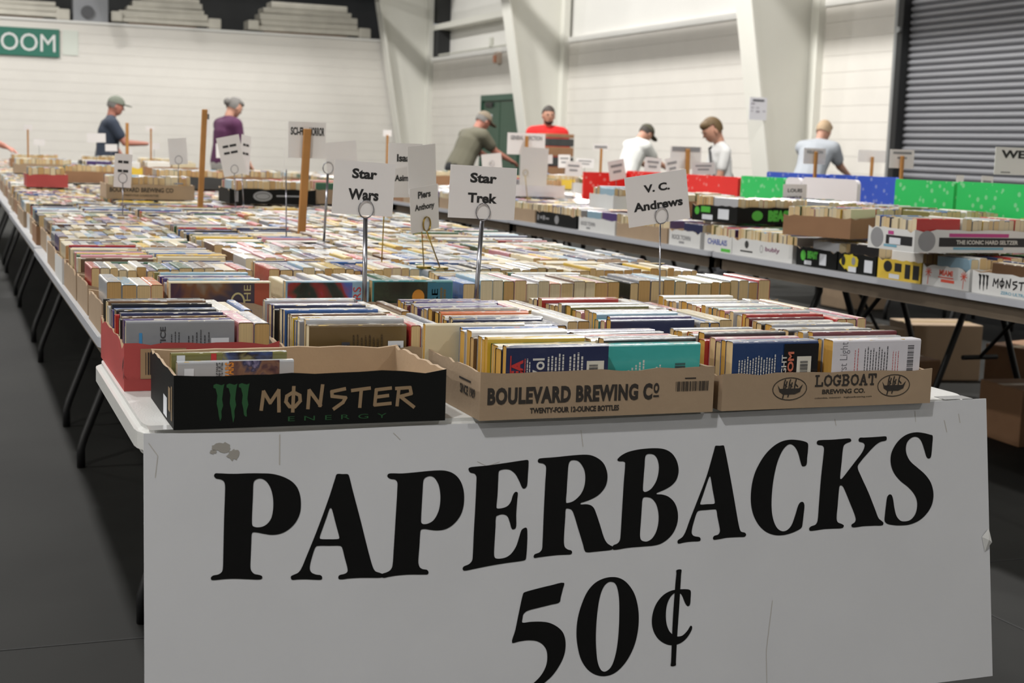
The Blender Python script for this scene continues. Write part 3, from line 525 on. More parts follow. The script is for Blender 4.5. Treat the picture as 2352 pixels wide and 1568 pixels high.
def book_meshes(L, H, T, pg, cover=None):
    k = (L, H, T, pg, cover.name if cover else '')
    if k in BK: return BK[k]
    l, h, t = L/1000, H/1000, T/1000; r = min(.003, t*.3); c = .0005
    prof = [(-t/2, 0), (-t/2, h-r), (-t/2+r*.3, h-r*.3), (-t/2+r, h), (t/2-r, h), (t/2-r*.3, h-r*.3), (t/2, h-r), (t/2, 0)]
    inn = [(-t/2+c, 0), (-t/2+c, h-r), (-t/2+r*.4, h-r*.5), (-t/2+r, h-c), (t/2-r, h-c), (t/2-r*.4, h-r*.5), (t/2-c, h-r), (t/2-c, 0)]
    n = 8; V = [(-l/2, y, z) for y, z in prof]+[(l/2, y, z) for y, z in prof]+[(-l/2, y, z) for y, z in inn]+[(l/2, y, z) for y, z in inn]
    F = []
    for i in range(n-1):
        F += [(i, n+i, n+i+1, i+1), (2*n+i, 2*n+i+1, 3*n+i+1, 3*n+i), (i, i+1, 2*n+i+1, 2*n+i), (n+i+1, n+i, 3*n+i, 3*n+i+1)]
    F += [(0, 2*n, 3*n, n), (n-1, 2*n-1, 4*n-1, 3*n-1)]
    cm = mesh('cover', V, F, cover or M_cov)
    e = .0012; y = t/2-c*1.2
    pm = MB().add([(-l/2+e, -y, .001), (l/2-e, -y, .001), (l/2-e, y, .001), (-l/2+e, y, .001), (-l/2+e, -y, h-r-.0005), (l/2-e, -y, h-r-.0005), (l/2-e, y, h-r-.0005), (-l/2+e, y, h-r-.0005),
                  (-l/2+e, -y+r*.8, h-c*2), (l/2-e, -y+r*.8, h-c*2), (l/2-e, y-r*.8, h-c*2), (-l/2+e, y-r*.8, h-c*2)],
                 [(0, 3, 2, 1), (0, 1, 5, 4), (2, 3, 7, 6), (4, 5, 9, 8), (6, 7, 11, 10), (8, 9, 10, 11), (3, 0, 4, 8, 11, 7), (1, 2, 6, 10, 9, 5)]).me('page_block', M_pgs[pg])
    BK[k] = (cm, pm); return BK[k]
STUFF = []       # far books: (x, y, z, rot, L, H, T, colour, page colour)
IND = [0]
def book(x, y, z, rot, L, H, T, col, label=None, group=None, pg=0, tilt=0, cover=None):
    """x, y = centre; L, H, T in mm; stands on its fore edge, spine up; cover faces local -y"""
    if label is None:
        STUFF.append((x, y, z, rot, L, H, T, col, pg, tilt)); return None
    r = bpy.data.objects.new('paperback_book', None); COL.objects.link(r); r.location = (x, y, z); r.rotation_euler = (tilt, 0, rot)
    tag(r, label, 'book', group); r['c'] = 0; del r['c']
    cm, pm = book_meshes(L, H, T, pg, cover)
    o = link('cover', cm, r); o.color = lin(PAL[col]); link('page_block', pm, r); IND[0] += 1
    return r
def art_n(n): return 'an' if n[0] in 'aeiou' else 'a'
def column(x, y0, y1, z, L, cols, where, group, H=107, Tm=(16, 27), pg=(0, 1), seed=1, jit=.006, first=(), individual=True, side=False, tiltm=.018, limit=None):
    """books one behind the other, covers facing the camera; where = description of the column"""
    r = random.Random(seed); y = y0; i = 0; made = []; prev = None
    while y < y1-.012:
        T = r.randint(*Tm); 
        if i < len(first) and first[i][1]: T = first[i][1]
        if y+T/1000 > y1+.004: T = max(10, int((y1-y)*1000))
        c = first[i][0] if i < len(first) else r.choice([q for q in cols if q != prev]); prev = c
        h = H+r.randint(-6, 4); l = L+r.randint(-3, 2); xo = r.uniform(-jit, jit)
        lab = '%s paperback, %s from the front, %s' % (c, ordn(i), where) if individual else None
        b = book(x+xo, y+T/2000, z, 0, l, h, T, c, lab, group, r.choice(pg), tilt=r.uniform(-tiltm, tiltm)); made.append(b)
        y += T/1000+.0006; i += 1
    return made
def siderow(x0, x1, y, z, L, cols, where, group, H=107, Tm=(16, 27), pg=(0, 1), seed=1, first=(), individual=True, jit=.003, tiltm=.0):
    """books side by side, page ends facing the camera"""
    r = random.Random(seed); x = x0; i = 0; prev = None
    while x < x1-.012:
        T = r.randint(*Tm)
        if i < len(first) and first[i][1]: T = first[i][1]
        if x+T/1000 > x1+.003: T = max(10, int((x1-x)*1000))
        c = first[i][0] if i < len(first) else r.choice([q for q in cols if q != prev]); prev = c
        h = H+r.randint(-5, 3); l = L+r.randint(-2, 2)
        lab = '%s end-on paperback, %s from the left, %s' % (c, ordn(i), where) if individual else None
        book(x+T/2000, y+L/2000+r.uniform(-jit, jit), z, math.pi/2, l, h, T, c, lab, group, r.choice(pg), tilt=r.uniform(-tiltm, tiltm))
        x += T/1000+.0006; i += 1
TZ = .7402; BZ = TZ+.0035
# --------------------------------------------------------------- front row, tray 1 (black, nearly empty)
M_kr = mat('kraft_print', '8c7558', .6); M_gdk = mat('dark_green_print', '1f4f2a', .5); M_lab = mat('label_white', 'cfd2d8', .5); M_bkink = mat('black_carton_ink', '2a241f', .7); M_lbink = mat('label_ink', '3b3b40', .6)
W, D, H = .408, .27, .078
t1 = tray(.499, 2.186, TZ, W, D, H, M_cbk, 'nearly empty black tray with a green claw mark at the front left', rot=-.01, notch=.004)
F1 = face(t1, 'front', W, D)
MON = {'M': [[(.02, .0), (.14, .95), (.5, .35), (.95, 1.0), (.98, -.12)]], 'O': [[(.5, .88), (.15, .68), (.1, .38), (.3, .12), (.6, .1), (.88, .4), (.85, .7), (.5, .88)], [(.52, 1.15), (.48, -.15)]],
       'N': [[(.06, .0), (.12, .95), (.75, .12)], [(.72, .1), (.85, 1.2)]], 'S': [[(.85, .98), (.12, .85), (.14, .6), (.9, .5), (.75, .25), (.25, -.08)]], 'T': [[(.0, .88), (1, .98)], [(.52, .9), (.45, -.02)]],
       'E': [[(.95, .95), (.12, .88), (.05, .06), (.95, .12)], [(.08, .48), (.8, .55)]], 'R': [[(.08, .0), (.16, .92)], [(.0, .92), (.8, .95), (.88, .62), (.25, .48), (1.05, -.12)]]}
def monster(M, parent, x0, x1, y0, y1, m, w_):
    n = 7; cw = (x1-x0)/n; polys = []
    for i, ch in enumerate('MONSTER'):
        for pl in MON[ch]: polys.append([(x0+cw*(i+.08+.8*a), y0+(y1-y0)*b) for a, b in pl])
    put_flat('lettering', *stroke_geo(polys, w_), m, parent, M)
def claw(M, parent, x0, x1, y0, y1, m):
    P = []; F = []
    for k, (a, len_) in enumerate(((0, .95), (.36, 1.0), (.7, .85))):
        w_ = x1-x0; h_ = y1-y0; x = x0+w_*a
        pts = [(0, .97), (.08, 1), (.22, .96), (.3, .99), (.27, .85), (.24, .6), (.27, .45), (.22, .3), (.23, .15), (.19, 1-len_), (.15, .2), (.13, .35), (.09, .5), (.11, .7), (.06, .88), (0, .9)]
        n0 = len(P); P += [(x+w_*px, y0+h_*py) for px, py in pts]; F.append(tuple(range(n0, n0+len(pts))))
    put_flat('claw_mark', P, F, m, parent, M)
monster(F1, t1, .122, .360, .026, .054, M_kr, .0052); claw(F1, t1, .056, .108, .008, .066, M_gdk)
text('ENERGY', .165, .315, .0075, .0145, M_gdk, t1, F1, bold=-.005, spacing=1.9)
F1L = face(t1, 'left', W, D); put_flat('label', *quads([(.16, .2, .005, .035)]), M_lab, t1, F1L); put_flat('print', *quads([(.215, .235, .02, .055), (.245, .255, .01, .06)]), M_kr, t1, F1L)
AR1 = art_mat('space_painting_print', ['141218', '4a3038', '7a5a48', '2a2f4e', '8f86a8'], 30, 3); AR2 = art_mat('desert_painting_print', ['5e5a32', '7a7444', '3c4c78', '2a2020', '83794a'], 26, 8)
b = book(.391, 2.105, BZ, 0, 172, 88, 14, 'silver', 'lilac and black paperback at the front inside the black tray', 'books in the black front tray', 0)
B = plane_M((.391-.086, 2.105-.0073, BZ), (1, 0, 0), (0, 0, 1))
put_flat('cover_art', *quads([(.075, .15, .0, .088)]), AR1, b, B, .0002); put_flat('label', *quads([(.01, .024, .062, .078)]), M_lab, b, B, .0004)
text('STAR WARS', .069, .082, .03, .086, mat('orange_print', 'd0822c', .5), b, B, rot=True)
text('CHAMPIONS OF THE FORCE', .056, .066, .03, .086, M_lbink, b, B, rot=True, bold=.01)
b = book(.386, 2.131, BZ, 0, 172, 97, 14, 'olive', 'olive and blue paperback standing behind the lilac one in the black tray', 'books in the black front tray', 0)
B = plane_M((.386-.086, 2.131-.0073, BZ), (1, 0, 0), (0, 0, 1))
put_flat('cover_art', *quads([(.075, .15, .0, .097)]), AR2, b, B, .0002); put_flat('label', *quads([(.008, .02, .084, .094)]), M_lab, b, B, .0004); put_flat('print', *quads([(.058, .066, .08, .096)]), mat('red_print', 'b5302e', .5), b, B, .0004)
# --------------------------------------------------------------- front row, tray 2 (tan, brewery)
W, D, H = .406, .262, .074
t2 = tray(.955, 2.165, TZ, W, D, H, M_cbd, 'tan cardboard tray with black brewery lettering, middle of the front row', rot=0, seed=1, notch=.004)
F2 = face(t2, 'front', W, D)
text('BOULEVARD BREWING C', .012, .294, .024, .051, M_bkink, t2, F2, bold=.05, spacing=1.1); text('O', .296, .306, .034, .051, M_bkink, t2, F2, bold=.05)
put_flat('lettering', *quads([(.296, .306, .028, .031)]), M_bkink, t2, F2)
text('TWENTY-FOUR 12-OUNCE BOTTLES', .083, .236, .0085, .0175, M_bkink, t2, F2, bold=.04)
put_flat('barcode', *barcode_geo(.336, .396, .036, .052, 24), M_bkink, t2, F2); put_flat('print', *quads([(.352, .372, .056, .058)]), M_bkink, t2, F2)
F2L = face(t2, 'left', W, D); text('SINCE 1989', .17, .24, .03, .045, M_bkink, t2, F2L, bold=.03); put_flat('print', *quads([(.165, .22, .052, .055)]), M_bkink, t2, F2L)
G2 = 'books in the middle front tray'; wl = 'the left column of the lettered tan middle tray'; wr_ = 'the right column of the lettered tan middle tray'
bl = column(.888, 2.044, 2.288, BZ, 173, DARK, wl, G2, seed=3, pg=(0, 2, 2), first=[('navy', 17), ('black', 26), ('cream', 24), ('green', 19), ('yellow', 15), ('white', 26), ('silver', 22)])
br = column(1.066, 2.074, 2.288, BZ, 172, DARK, wr_, G2, seed=5, pg=(0, 2), first=[('teal', 22), ('black', 22), ('cream', 24), ('navy', 18), ('purple', 20), ('red', 20), ('black', 22)])
book(.835, 2.298, BZ, 0, 180, 114, 14, 'cream', 'tall cream paperback at the back left corner of the lettered tan tray', G2, 2)
P1 = (.8015, 2.0508)
nb = bl[0]; B = plane_M((nb.location.x-.0865, nb.location.y-.0088, BZ), (1, 0, 0), (0, 0, 1))
Mred = MATS['red_print']; Mwt = mat('white_print', 'c8c6c0', .5)
text('EA', .0085, .028, .06, .088, Mred, nb, B, bold=.05, rot=True); put_flat('print', *quads([(.006, .008, .055, .095), (.03, .0315, .055, .09)]), Mred, nb, B, .0006)
put_flat('print', *textlines_geo(.030, .042, .055, .092, 3, seed=4), Mwt, nb, B); text('Vol', .044, .064, .055, .09, Mwt, nb, B, bold=.02, rot=True)
put_flat('print', *textlines_geo(.069, .100, .058, .098, 5, seed=5), Mwt, nb, B); put_flat('print', *textlines_geo(.106, .133, .058, .1, 4, seed=6), Mwt, nb, B)
put_flat('label', *quads([(.136, .166, .05, .084)]), mat('barcode_label', 'cfcabd', .5), nb, B); put_flat('barcode', *barcode_geo(.14, .155, .056, .08, 12, vert=False), M_lbink, nb, B, .0012)
tb = br[0]; B = plane_M((tb.location.x-.086, tb.location.y-.0113, BZ), (1, 0, 0), (0, 0, 1))
tb.children[0].color = lin('3fa6a2')
put_flat('print', *textlines_geo(.035, .075, .052, .09, 6, seed=7), Mwt, tb, B); put_flat('print', *textlines_geo(.08, .105, .052, .094, 4, seed=8), Mwt, tb, B)
put_flat('print', *textlines_geo(.106, .118, .052, .075, 2, seed=9), Mwt, tb, B)
put_flat('label', *quads([(.123, .155, .045, .082)]), MATS['label_white'], tb, B); put_flat('barcode', *barcode_geo(.127, .146, .05, .074, 12, vert=False), M_lbink, tb, B, .0012)
# --------------------------------------------------------------- front row, tray 3 (tan, canoe logo)
W, D, H = .415, .262, .060
t3 = tray(1.383, 2.167, TZ, W, D, H, M_cbd, 'tan cardboard tray with canoe emblems at the right end of the front row', rot=0, seed=2, notch=.004)
F3 = face(t3, 'front', W, D)
def slab(ch):
    A = {'L': [[(.2, 0), (.2, 1)], [(0, 1), (.45, 1)], [(0, 0), (.95, 0), (.95, .3)]], 'O': [[(.5, 1), (.15, .85), (.02, .5), (.15, .15), (.5, 0), (.85, .15), (.98, .5), (.85, .85), (.5, 1)]],
         'G': [[(.9, .7), (.9, .98)], [(.9, .8), (.5, 1), (.15, .85), (.02, .5), (.15, .15), (.5, 0), (.85, .12), (.85, .42)], [(.6, .42), (1, .42)]],
         'B': [[(.18, 0), (.18, 1)], [(0, 1), (.65, 1), (.85, .8), (.65, .53), (.2, .53)], [(.65, .53), (.92, .28), (.68, 0), (0, 0)]], 'A': [[(.1, 0), (.48, 1), (.86, 0)], [(-.05, 0), (.28, 0)], [(.68, 0), (1.03, 0)], [(.25, .35), (.72, .35)]],
         'T': [[(.5, 0), (.5, 1)], [(.02, .7), (.02, 1), (.98, 1), (.98, .7)], [(.3, 0), (.7, 0)]]}
    return A[ch]
polys = []; x0, x1 = .176, .300
for i, ch in enumerate('LOGBOAT'):
    cw = (x1-x0)/7
    for pl in slab(ch): polys.append([(x0+cw*(i+.1+.8*a), .037+.017*b) for a, b in pl])
put_flat('lettering', *stroke_geo(polys, .0032), M_bkink, t3, F3)
text('BREWING CO.', .192, .278, .0225, .0305, M_bkink, t3, F3, bold=.03); text('columbia, missouri   logboatbrewing.com', .178, .292, .014, .0175, M_bkink, t3, F3, bold=.01)
for cx_, s_ in ((.128, 1), (.336, 1)):
    put_flat('emblem', *oval(cx_, .0335, .0335, .0195, .0014), M_bkink, t3, F3)
    P = [(-.024, .006), (-.019, -.001), (.018, -.001), (.025, .006), (.02, -.007), (.01, -.011), (-.012, -.011), (-.02, -.006)]
    put_flat('emblem', [(cx_+a, .035+b) for a, b in P], [tuple(range(8))], M_bkink, t3, F3)
    pl = []
    for q in (-.012, -.002, .009): pl += [[(cx_+q, .034), (cx_+q+.001, .044), (cx_+q+.0025, .049)], [(cx_+q+.001, .042), (cx_+q+.006, .037)]]
    pl += [[(cx_-.006, .046), (cx_-.013, .018)], [(cx_+.004, .044), (cx_-.003, .02)]]
    put_flat('emblem', *stroke_geo(pl, .0022), M_bkink, t3, F3)
put_flat('carton_window', *quads([(0, 0, 0, 0)]), M_bkink, t3, F3) if False else None
G3 = 'books in the canoe emblem tray'; wl = 'the left column of the canoe emblem tray'; wr_ = 'the right column of the canoe emblem tray'
bl = column(1.284, 2.052, 2.288, BZ, 165, DARK, wl, G3, H=106, seed=11, pg=(2, 2, 1), first=[('navy', 24), ('blue', 17), ('black', 22), ('pink', 20), ('red', 22), ('black', 22)])
br = column(1.478, 2.05, 2.288, BZ, 178, ['silver', 'white', 'maroon', 'grey', 'purple', 'pink', 'black', 'red'], wr_, G3, H=110, seed=13, pg=(2, 1), first=[('white', 30), ('grey', 14), ('silver', 20), ('maroon', 18), ('silver', 20)])
nb = bl[0]; B = plane_M((nb.location.x-.083, nb.location.y-.0123, BZ), (1, 0, 0), (0, 0, 1)); nb.children[0].color = lin('1d3763')
put_flat('print', *quads([(.098, .1655, .0, .1035)]), mat('black_cover_print', '0f0f12', .25, coat=.5), nb, B, .0003)
put_flat('print', *textlines_geo(.012, .085, .045, .088, 14, seed=15), MATS['white_print'], nb, B)
text('LIGHT', .094, .104, .04, .085, MATS['white_print'], nb, B, rot=True); text('MOM', .106, .118, .04, .09, mat('salmon_print', 'c26a52', .5), nb, B, rot=True, bold=.04)
put_flat('label', *quads([(.124, .152, .045, .082)]), MATS['barcode_label'], nb, B); put_flat('barcode', *barcode_geo(.13, .145, .05, .076, 12, vert=False), M_lbink, nb, B, .0012)
nb = br[0]; B = plane_M((nb.location.x-.089, nb.location.y-.0153, BZ), (1, 0, 0), (0, 0, 1)); nb.children[0].color = lin('cfccd2')
text('First Light', .014, .034, .04, .105, mat('soft_grey_print', '77757c', .5), nb, B, rot=True, bold=-.004)
put_flat('print', *textlines_geo(.044, .056, .045, .095, 2, seed=16, fill=.2), MATS['red_print'], nb, B); put_flat('print', *textlines_geo(.064, .115, .045, .1, 9, seed=17, fill=.3), M_lbink, nb, B)
put_flat('print', *textlines_geo(.122, .138, .045, .09, 3, seed=18, fill=.2), MATS['red_print'], nb, B); put_flat('barcode', *barcode_geo(.152, .165, .05, .098, 20, vert=False), M_lbink, nb, B)
# --------------------------------------------------------------- second row: five trays turned end-on
rows2 = [(.262, .518, M_crd, 'red cardboard tray at the left edge of the white table', 'the red tray', .357, 176, ('grey', 'silver'), 21),
         (.524, .806, M_cbd, 'tan tray directly behind the black tray', 'second-row tray behind the black tray', .648, 175, ('brown', 'olive'), 22),
         (.818, 1.100, M_cbd, 'tan tray behind the brewery lettered tray', 'second-row tray behind the brewery tray', .922, 174, ('black', 'navy'), 23),
         (1.112, 1.394, M_cbd, 'tan tray behind the gap between the brewery and canoe trays', 'fourth tray of the second row', 1.215, 172, ('navy', 'grey'), 24),
         (1.404, 1.690, M_cbd, 'tan tray at the back right corner of the white table', 'last tray of the second row', 1.515, 172, ('white', 'maroon'), 25)]
for k, (x0, x1, mo, lab, wh, bx, L, f, sd) in enumerate(rows2):
    y0, y1 = (2.335, 2.775) if k == 0 else (2.345, 2.775)
    if k == 0: y0 = 2.39
    tr = tray((x0+x1)/2, (y0+y1)/2, TZ, x1-x0, y1-y0, .078 if k == 0 else .07, mo, lab, seed=k+2)
    if k == 0:
        FR = face(tr, 'front', x1-x0, y1-y0)
        put_flat('print_panel', *quads([(.026, .1, .02, .07)]), mat('kraft_panel', '9a7d5c', .7), tr, FR); put_flat('barcode', *barcode_geo(.034, .09, .027, .064, 16), mat('dark_barcode_ink', '2c2220', .7), tr, FR, .0012)
        FL = face(tr, 'left', x1-x0, y1-y0); put_flat('scrawl', *stroke_geo([[(.36, .03), (.372, .05), (.366, .035), (.38, .055), (.376, .02), (.39, .03)]], .002), MATS['dark_barcode_ink'], tr, FL)
    G = 'books in '+wh
    firsts = {0: [('silver', 20), ('purple', 16), ('orange', 14), ('black', 22), ('brown', 15), ('purple', 14), ('navy', 20), ('red', 16), ('navy', 20)],
              1: [('olive', 26), ('silver', 18), ('grey', 20), ('white', 20), ('blue', 15), ('yellow', 14), ('brown', 20)],
              2: [('black', 20), ('black', 18), ('navy', 16), ('grey', 18), ('navy', 22), ('white', 18), ('orange', 14)],
              3: [('navy', 20), ('purple', 15), ('pink', 18), ('teal', 18), ('pale blue', 20), ('silver', 20)],
              4: [('white', 20), ('maroon', 15), ('red', 16), ('silver', 20), ('silver', 16), ('black', 18)]}[k]
    c = column(bx, y0+.02, y1-.01, BZ, L, DARK if k < 3 else LIGHT+DARK, 'wide column, '+wh, G, H=107 if k else 109, seed=sd, first=firsts, pg=(1, 3) if k < 2 else (2, 0, 1), jit=.005)
    xs0 = bx+L/2000+.006; xs1 = x1-.008
    if xs1-xs0 > .03:
        for q, ys in enumerate((y0+.014, y0+.200)):
            siderow(xs0, xs1, ys, BZ, 174, DARK+LIGHT, '%s set, %s' % (('near', 'far')[q], wh), G, H=104, seed=sd*3+q, pg=(0, 1), first={0: [('pink', 26), ('grey', 26)], 1: [('red', 18), ('silver', 24)], 2: [('navy', 20), ('white', 20)], 3: [('grey', 20), ('blue', 20)], 4: [('red', 22), ('navy', 26)]}[k] if q == 0 else ())
    if k == 0:
        nb = c[0]; B = plane_M((nb.location.x-.088, nb.location.y-.0103, BZ), (1, 0, 0), (0, 0, 1)); nb.children[0].color = lin('85878d')
        text('JUSTICE', .054, .066, .04, .1, M_lbink, nb, B, rot=True); put_flat('print', *textlines_geo(.072, .09, .05, .095, 3, seed=19, fill=.25), M_lbink, nb, B); put_flat('print', *textlines_geo(.1, .14, .05, .095, 6, seed=20, fill=.25), M_lbink, nb, B)
        put_flat('label', *quads([(.138, .168, .05, .08)]), M_lab, nb, B); put_flat('print', *quads([(.02, .025, .06, .09)]), mat('blue_print', '3f86b8', .5), nb, B)
    if k == 1:
        nb = c[0]; B = plane_M((nb.location.x-.0875, nb.location.y-.0133, BZ), (1, 0, 0), (0, 0, 1)); nb.children[0].color = lin('5f4c2c')
        text('H', .058, .072, .055, .075, M_lbink, nb, B, rot=True, bold=.03); put_flat('print', *textlines_geo(.078, .135, .05, .09, 8, seed=21, fill=.25), mat('dark_brown_ink', '3a2c1a', .6), nb, B)
        put_flat('label', *quads([(.14, .168, .045, .076)]), M_lab, nb, B); put_flat('barcode', *barcode_geo(.144, .162, .05, .07, 10, vert=False), M_lbink, nb, B, .0012); put_flat('print', *quads([(.035, .045, .05, .06)]), MATS['red_print'], nb, B)
# --------------------------------------------------------------- third row, on the laminate tables
R3 = [(.292, .672, 'tan tray at the left end of the third row'), (.676, 1.078, 'tan tray in the third row behind the two card stands'), (1.082, 1.505, 'tan tray of end-on books in the third row'), (1.51, 1.92, 'tan tray at the right end of the third row')]
for k, (x0, x1, lab) in enumerate(R3): tray((x0+x1)/2, 3.225, TZ, x1-x0, .30, .066, M_cbd, lab, seed=k)
G = 'books in the third row trays'
siderow(.304, .425, 3.09, BZ, 176, LIGHT, 'the left end of the third row', G, seed=31, first=[('silver', 30), ('pale blue', 30), ('white', 28), ('orange', 26)], H=106)
AR3 = art_mat('painted_bear_print', ['3f5c3c', '222a2c', '2e2c44', '3a3140', '6e4a30', '8a8f85'], 9, 2); AR4 = art_mat('bright_painted_print', ['1c2420', '26332c', '8e2c2a', '4a5fa0', '5f74b0', 'c9cfd6'], 11, 6); AR5 = art_mat('dark_teal_print', ['171d1a', '1f2a22', '2c3a2a', '1b5c70'], 14, 9)
def artbook(x, y, L, H, T, c, label, am, a0, a1, extra):
    b = book(x, y+T/2000, BZ, 0, L, H, T, c, label, G, 1); B = plane_M((x-L/2000, y-.0003, BZ), (1, 0, 0), (0, 0, 1))
    put_flat('cover_art', *quads([(a0, a1, .0, H/1000-.003)]), am, b, B, .0002); extra(b, B)
def e1(b, B):
    put_flat('print', *quads([(.183, .215, 0, .104)]), mat('rust_print', '9c4a34', .4), b, B, .0004); text('THE', .160, .175, .045, .1, mat('straw_print', 'b3a878', .5), b, B, rot=True, bold=0)
    put_flat('print', *oval(.147, .062, .016, .022, .004), MATS['straw_print'], b, B, .0006)
artbook(.541, 3.095, 219, 107, 30, 'cream', 'painted cover paperback facing out, rust strip at its right, left in the third row', AR3, .004, .186, e1)
def e2(b, B):
    put_flat('print', *quads([(.085, .11, .045, .06), (.112, .14, .05, .066), (.1, .135, .03, .043)]), MATS['red_print'], b, B, .0005); text('PIERS', .152, .17, .03, .095, MATS['red_print'], b, B, rot=True, bold=0)
artbook(.777, 3.095, 188, 108, 26, 'pale blue', 'red and blue painted cover paperback facing out, behind the left card stand', AR4, .004, .15, e2)
def e3(b, B):
    put_flat('print', *quads([(.13, .188, 0, .105)]), mat('teal_cover_print', '22657c', .3, coat=.4), b, B, .0004)
    put_flat('seal', *oval(.108, .072, .0145, .017), mat('orange_seal', 'c07f28', .5), b, B, .0008); text('CRE', .140, .155, .03, .09, MATS['white_print'], b, B, rot=True, bold=.01)
    put_flat('print', *textlines_geo(.16, .176, .055, .1, 2, seed=30, fill=.7), mat('bronze_print', '6b5a34', .5), b, B, .0008)
artbook(.974, 3.095, 190, 109, 28, 'teal', 'dark teal paperback with an orange seal, facing out in the third row', AR5, .004, .15, e3)
column(.532, 3.128, 3.36, BZ, 200, ['silver', 'pale blue', 'purple', 'white', 'cream', 'grey', 'olive'], 'the stack behind the painted bear cover', G, H=106, seed=33, first=[('silver', 20), ('pale blue', 22), ('purple', 18)])
siderow(.690, .978, 3.132, BZ, 176, LIGHT, 'the strip behind the facing painted covers', G, seed=34, H=104)
siderow(.985, 1.07, 3.132, BZ, 176, LIGHT, 'the strip behind the orange seal book', G, seed=35, H=104)
siderow(1.094, 1.495, 3.09, BZ, 178, LIGHT, 'the third row middle tray', G, H=107, Tm=(22, 38), seed=36, pg=(0, 1, 1, 3), first=[('blue', 40), ('pale blue', 30), ('silver', 26), ('green', 26), ('pink', 30), ('white', 30), ('silver', 28), ('orange', 28)])
siderow(1.522, 1.912, 3.10, BZ, 178, LIGHT, 'the right end tray of the third row', G, H=106, Tm=(24, 38), seed=37, pg=(1, 0), first=[('black', 22), ('grey', 32), ('navy', 34), ('pale blue', 32), ('green', 30), ('silver', 34)])
column(1.19, 3.285, 3.36, BZ, 178, LIGHT, 'the back strip of the third row middle tray', G, seed=38, H=103); column(1.39, 3.285, 3.36, BZ, 178, LIGHT, 'the back right strip of the third row middle tray', G, seed=39, H=103)
# --------------------------------------------------------------- rows behind, left block
FAR = MB(); FMS = [M_cbd, M_cor, M_cwh, M_cgy, M_cbk, M_cyl, M_crd]
def fill_tray(x0, x1, y0, y1, z, mo, seed, lab, grp, where=None, indiv=False, H=105, two=False, light=LIGHT):
    r = random.Random(seed); tr = None
    if lab: tr = tray((x0+x1)/2, (y0+y1)/2, z, x1-x0, y1-y0, .07, mo, lab, grp, seed=seed)
    else:
        q = FMS.index(mo); t_ = .005
        FAR.box(x0, x1, y0, y0+t_, z, z+.07, q).box(x0, x1, y1-t_, y1, z, z+.07, q).box(x0, x0+t_, y0+t_, y1-t_, z, z+.07, q).box(x1-t_, x1, y0+t_, y1-t_, z, z+.07, q).box(x0+t_, x1-t_, y0+t_, y1-t_, z, z+.003, q)
    b = z+.0035; m = r.random(); G = ('books in '+where) if where else None
    D = y1-y0
    if m < .78 or indiv:
        siderow(x0+.01, x1-.01, y0+.012, b, 177, light, where, G, H=H, Tm=(18, 32), seed=seed, pg=(0, 1, 1, 3), individual=indiv, jit=.005)
        if D > .26:
            if D > .38: siderow(x0+.01, x1-.01, y0+.196, b, 177, light, where, G, H=H, Tm=(18, 32), seed=seed+1, pg=(0, 1, 3), individual=False, jit=.004)
            else:
                column(x0+.105, y0+.196, y1-.01, b, 176, light, where, G, H=H-2, seed=seed+2, individual=False); column(x1-.105, y0+.196, y1-.01, b, 176, light, where, G, H=H-2, seed=seed+3, individual=False)
    else:
        column(x0+.1, y0+.012, y1-.01, b, 176, light, where, G, H=H, seed=seed+2, individual=False, pg=(0, 1, 3))
        if x1-x0 > .38: column(x1-.105, y0+.012, y1-.01, b, 176, light, where, G, H=H, seed=seed+3, individual=False, pg=(0, 1, 3))
    return tr
edges = [(.295, .69), (.70, 1.10), (1.108, 1.508), (1.515, 1.91)]
names = ['left end', 'left middle', 'right middle', 'right end']
y = 3.43; row = 3; mats_ = [M_cbd, M_cbd, M_cor, M_cwh, M_cbd, M_cgy]
while y < 17.2:
    for k, (x0, x1) in enumerate(edges):
        indiv = row == 3 and IND[0] < 318
        xo = .008*(row-3)*.25 + rnd.uniform(-.01, .01)
        mo = rnd.choice(mats_)
        lab = '%s tray, %s of the %s row of trays, left tables' % ({M_cbd.name: 'tan', M_cor.name: 'brown', M_cwh.name: 'white', M_cgy.name: 'dark grey'}[mo.name], names[k], ordn(row)) if row < 20 else None
        D = .29 if row % 2 == 1 or row > 12 else .40
        fill_tray(x0+xo, x1+xo, y, y+D, TZ, mo, 100+row*7+k, lab, 'trays of paperbacks on the left tables', '%s tray, fourth row' % names[k], indiv)
    y += D+.022; row += 1
# upper tier far back on the left block
ups = [(.69, 1.10, 7.02, M_cbd, 'tan tray with brewery lettering stacked on the far left books'), (1.22, 1.63, 6.75, M_cbk, 'black tray with a silver badge stacked behind the wooden post'),
       (1.66, 1.93, 6.9, M_cbd, 'small tan tray stacked right of the black badge tray'), (.40, .62, 8.4, M_crd, 'small red box standing on the far left books'), (.66, 1.07, 9.3, M_cor, 'brown tray stacked behind the raised brewery tray'),
       (1.12, 1.53, 8.6, M_cgy, 'grey tray stacked behind the black badge tray'), (1.56, 1.95, 8.9, M_cor, 'brown tray on the right edge of the left row, stacked high'), (.45, .86, 11.2, M_cbd, 'tan tray stacked far back on the left row, left side'),
       (.92, 1.33, 10.9, M_cyl, 'yellow tray stacked far back on the left row'), (1.4, 1.8, 11.3, M_cor, 'brown tray stacked far back on the left row, right side'), (.5, .9, 13.2, M_cor, 'brown tray near the far end of the left row'), (1.1, 1.5, 13.4, M_cgy, 'dark tray near the far end of the left row'),
       (1.55, 1.95, 12.9, M_cbd, 'tan tray near the far right end of the left row')]
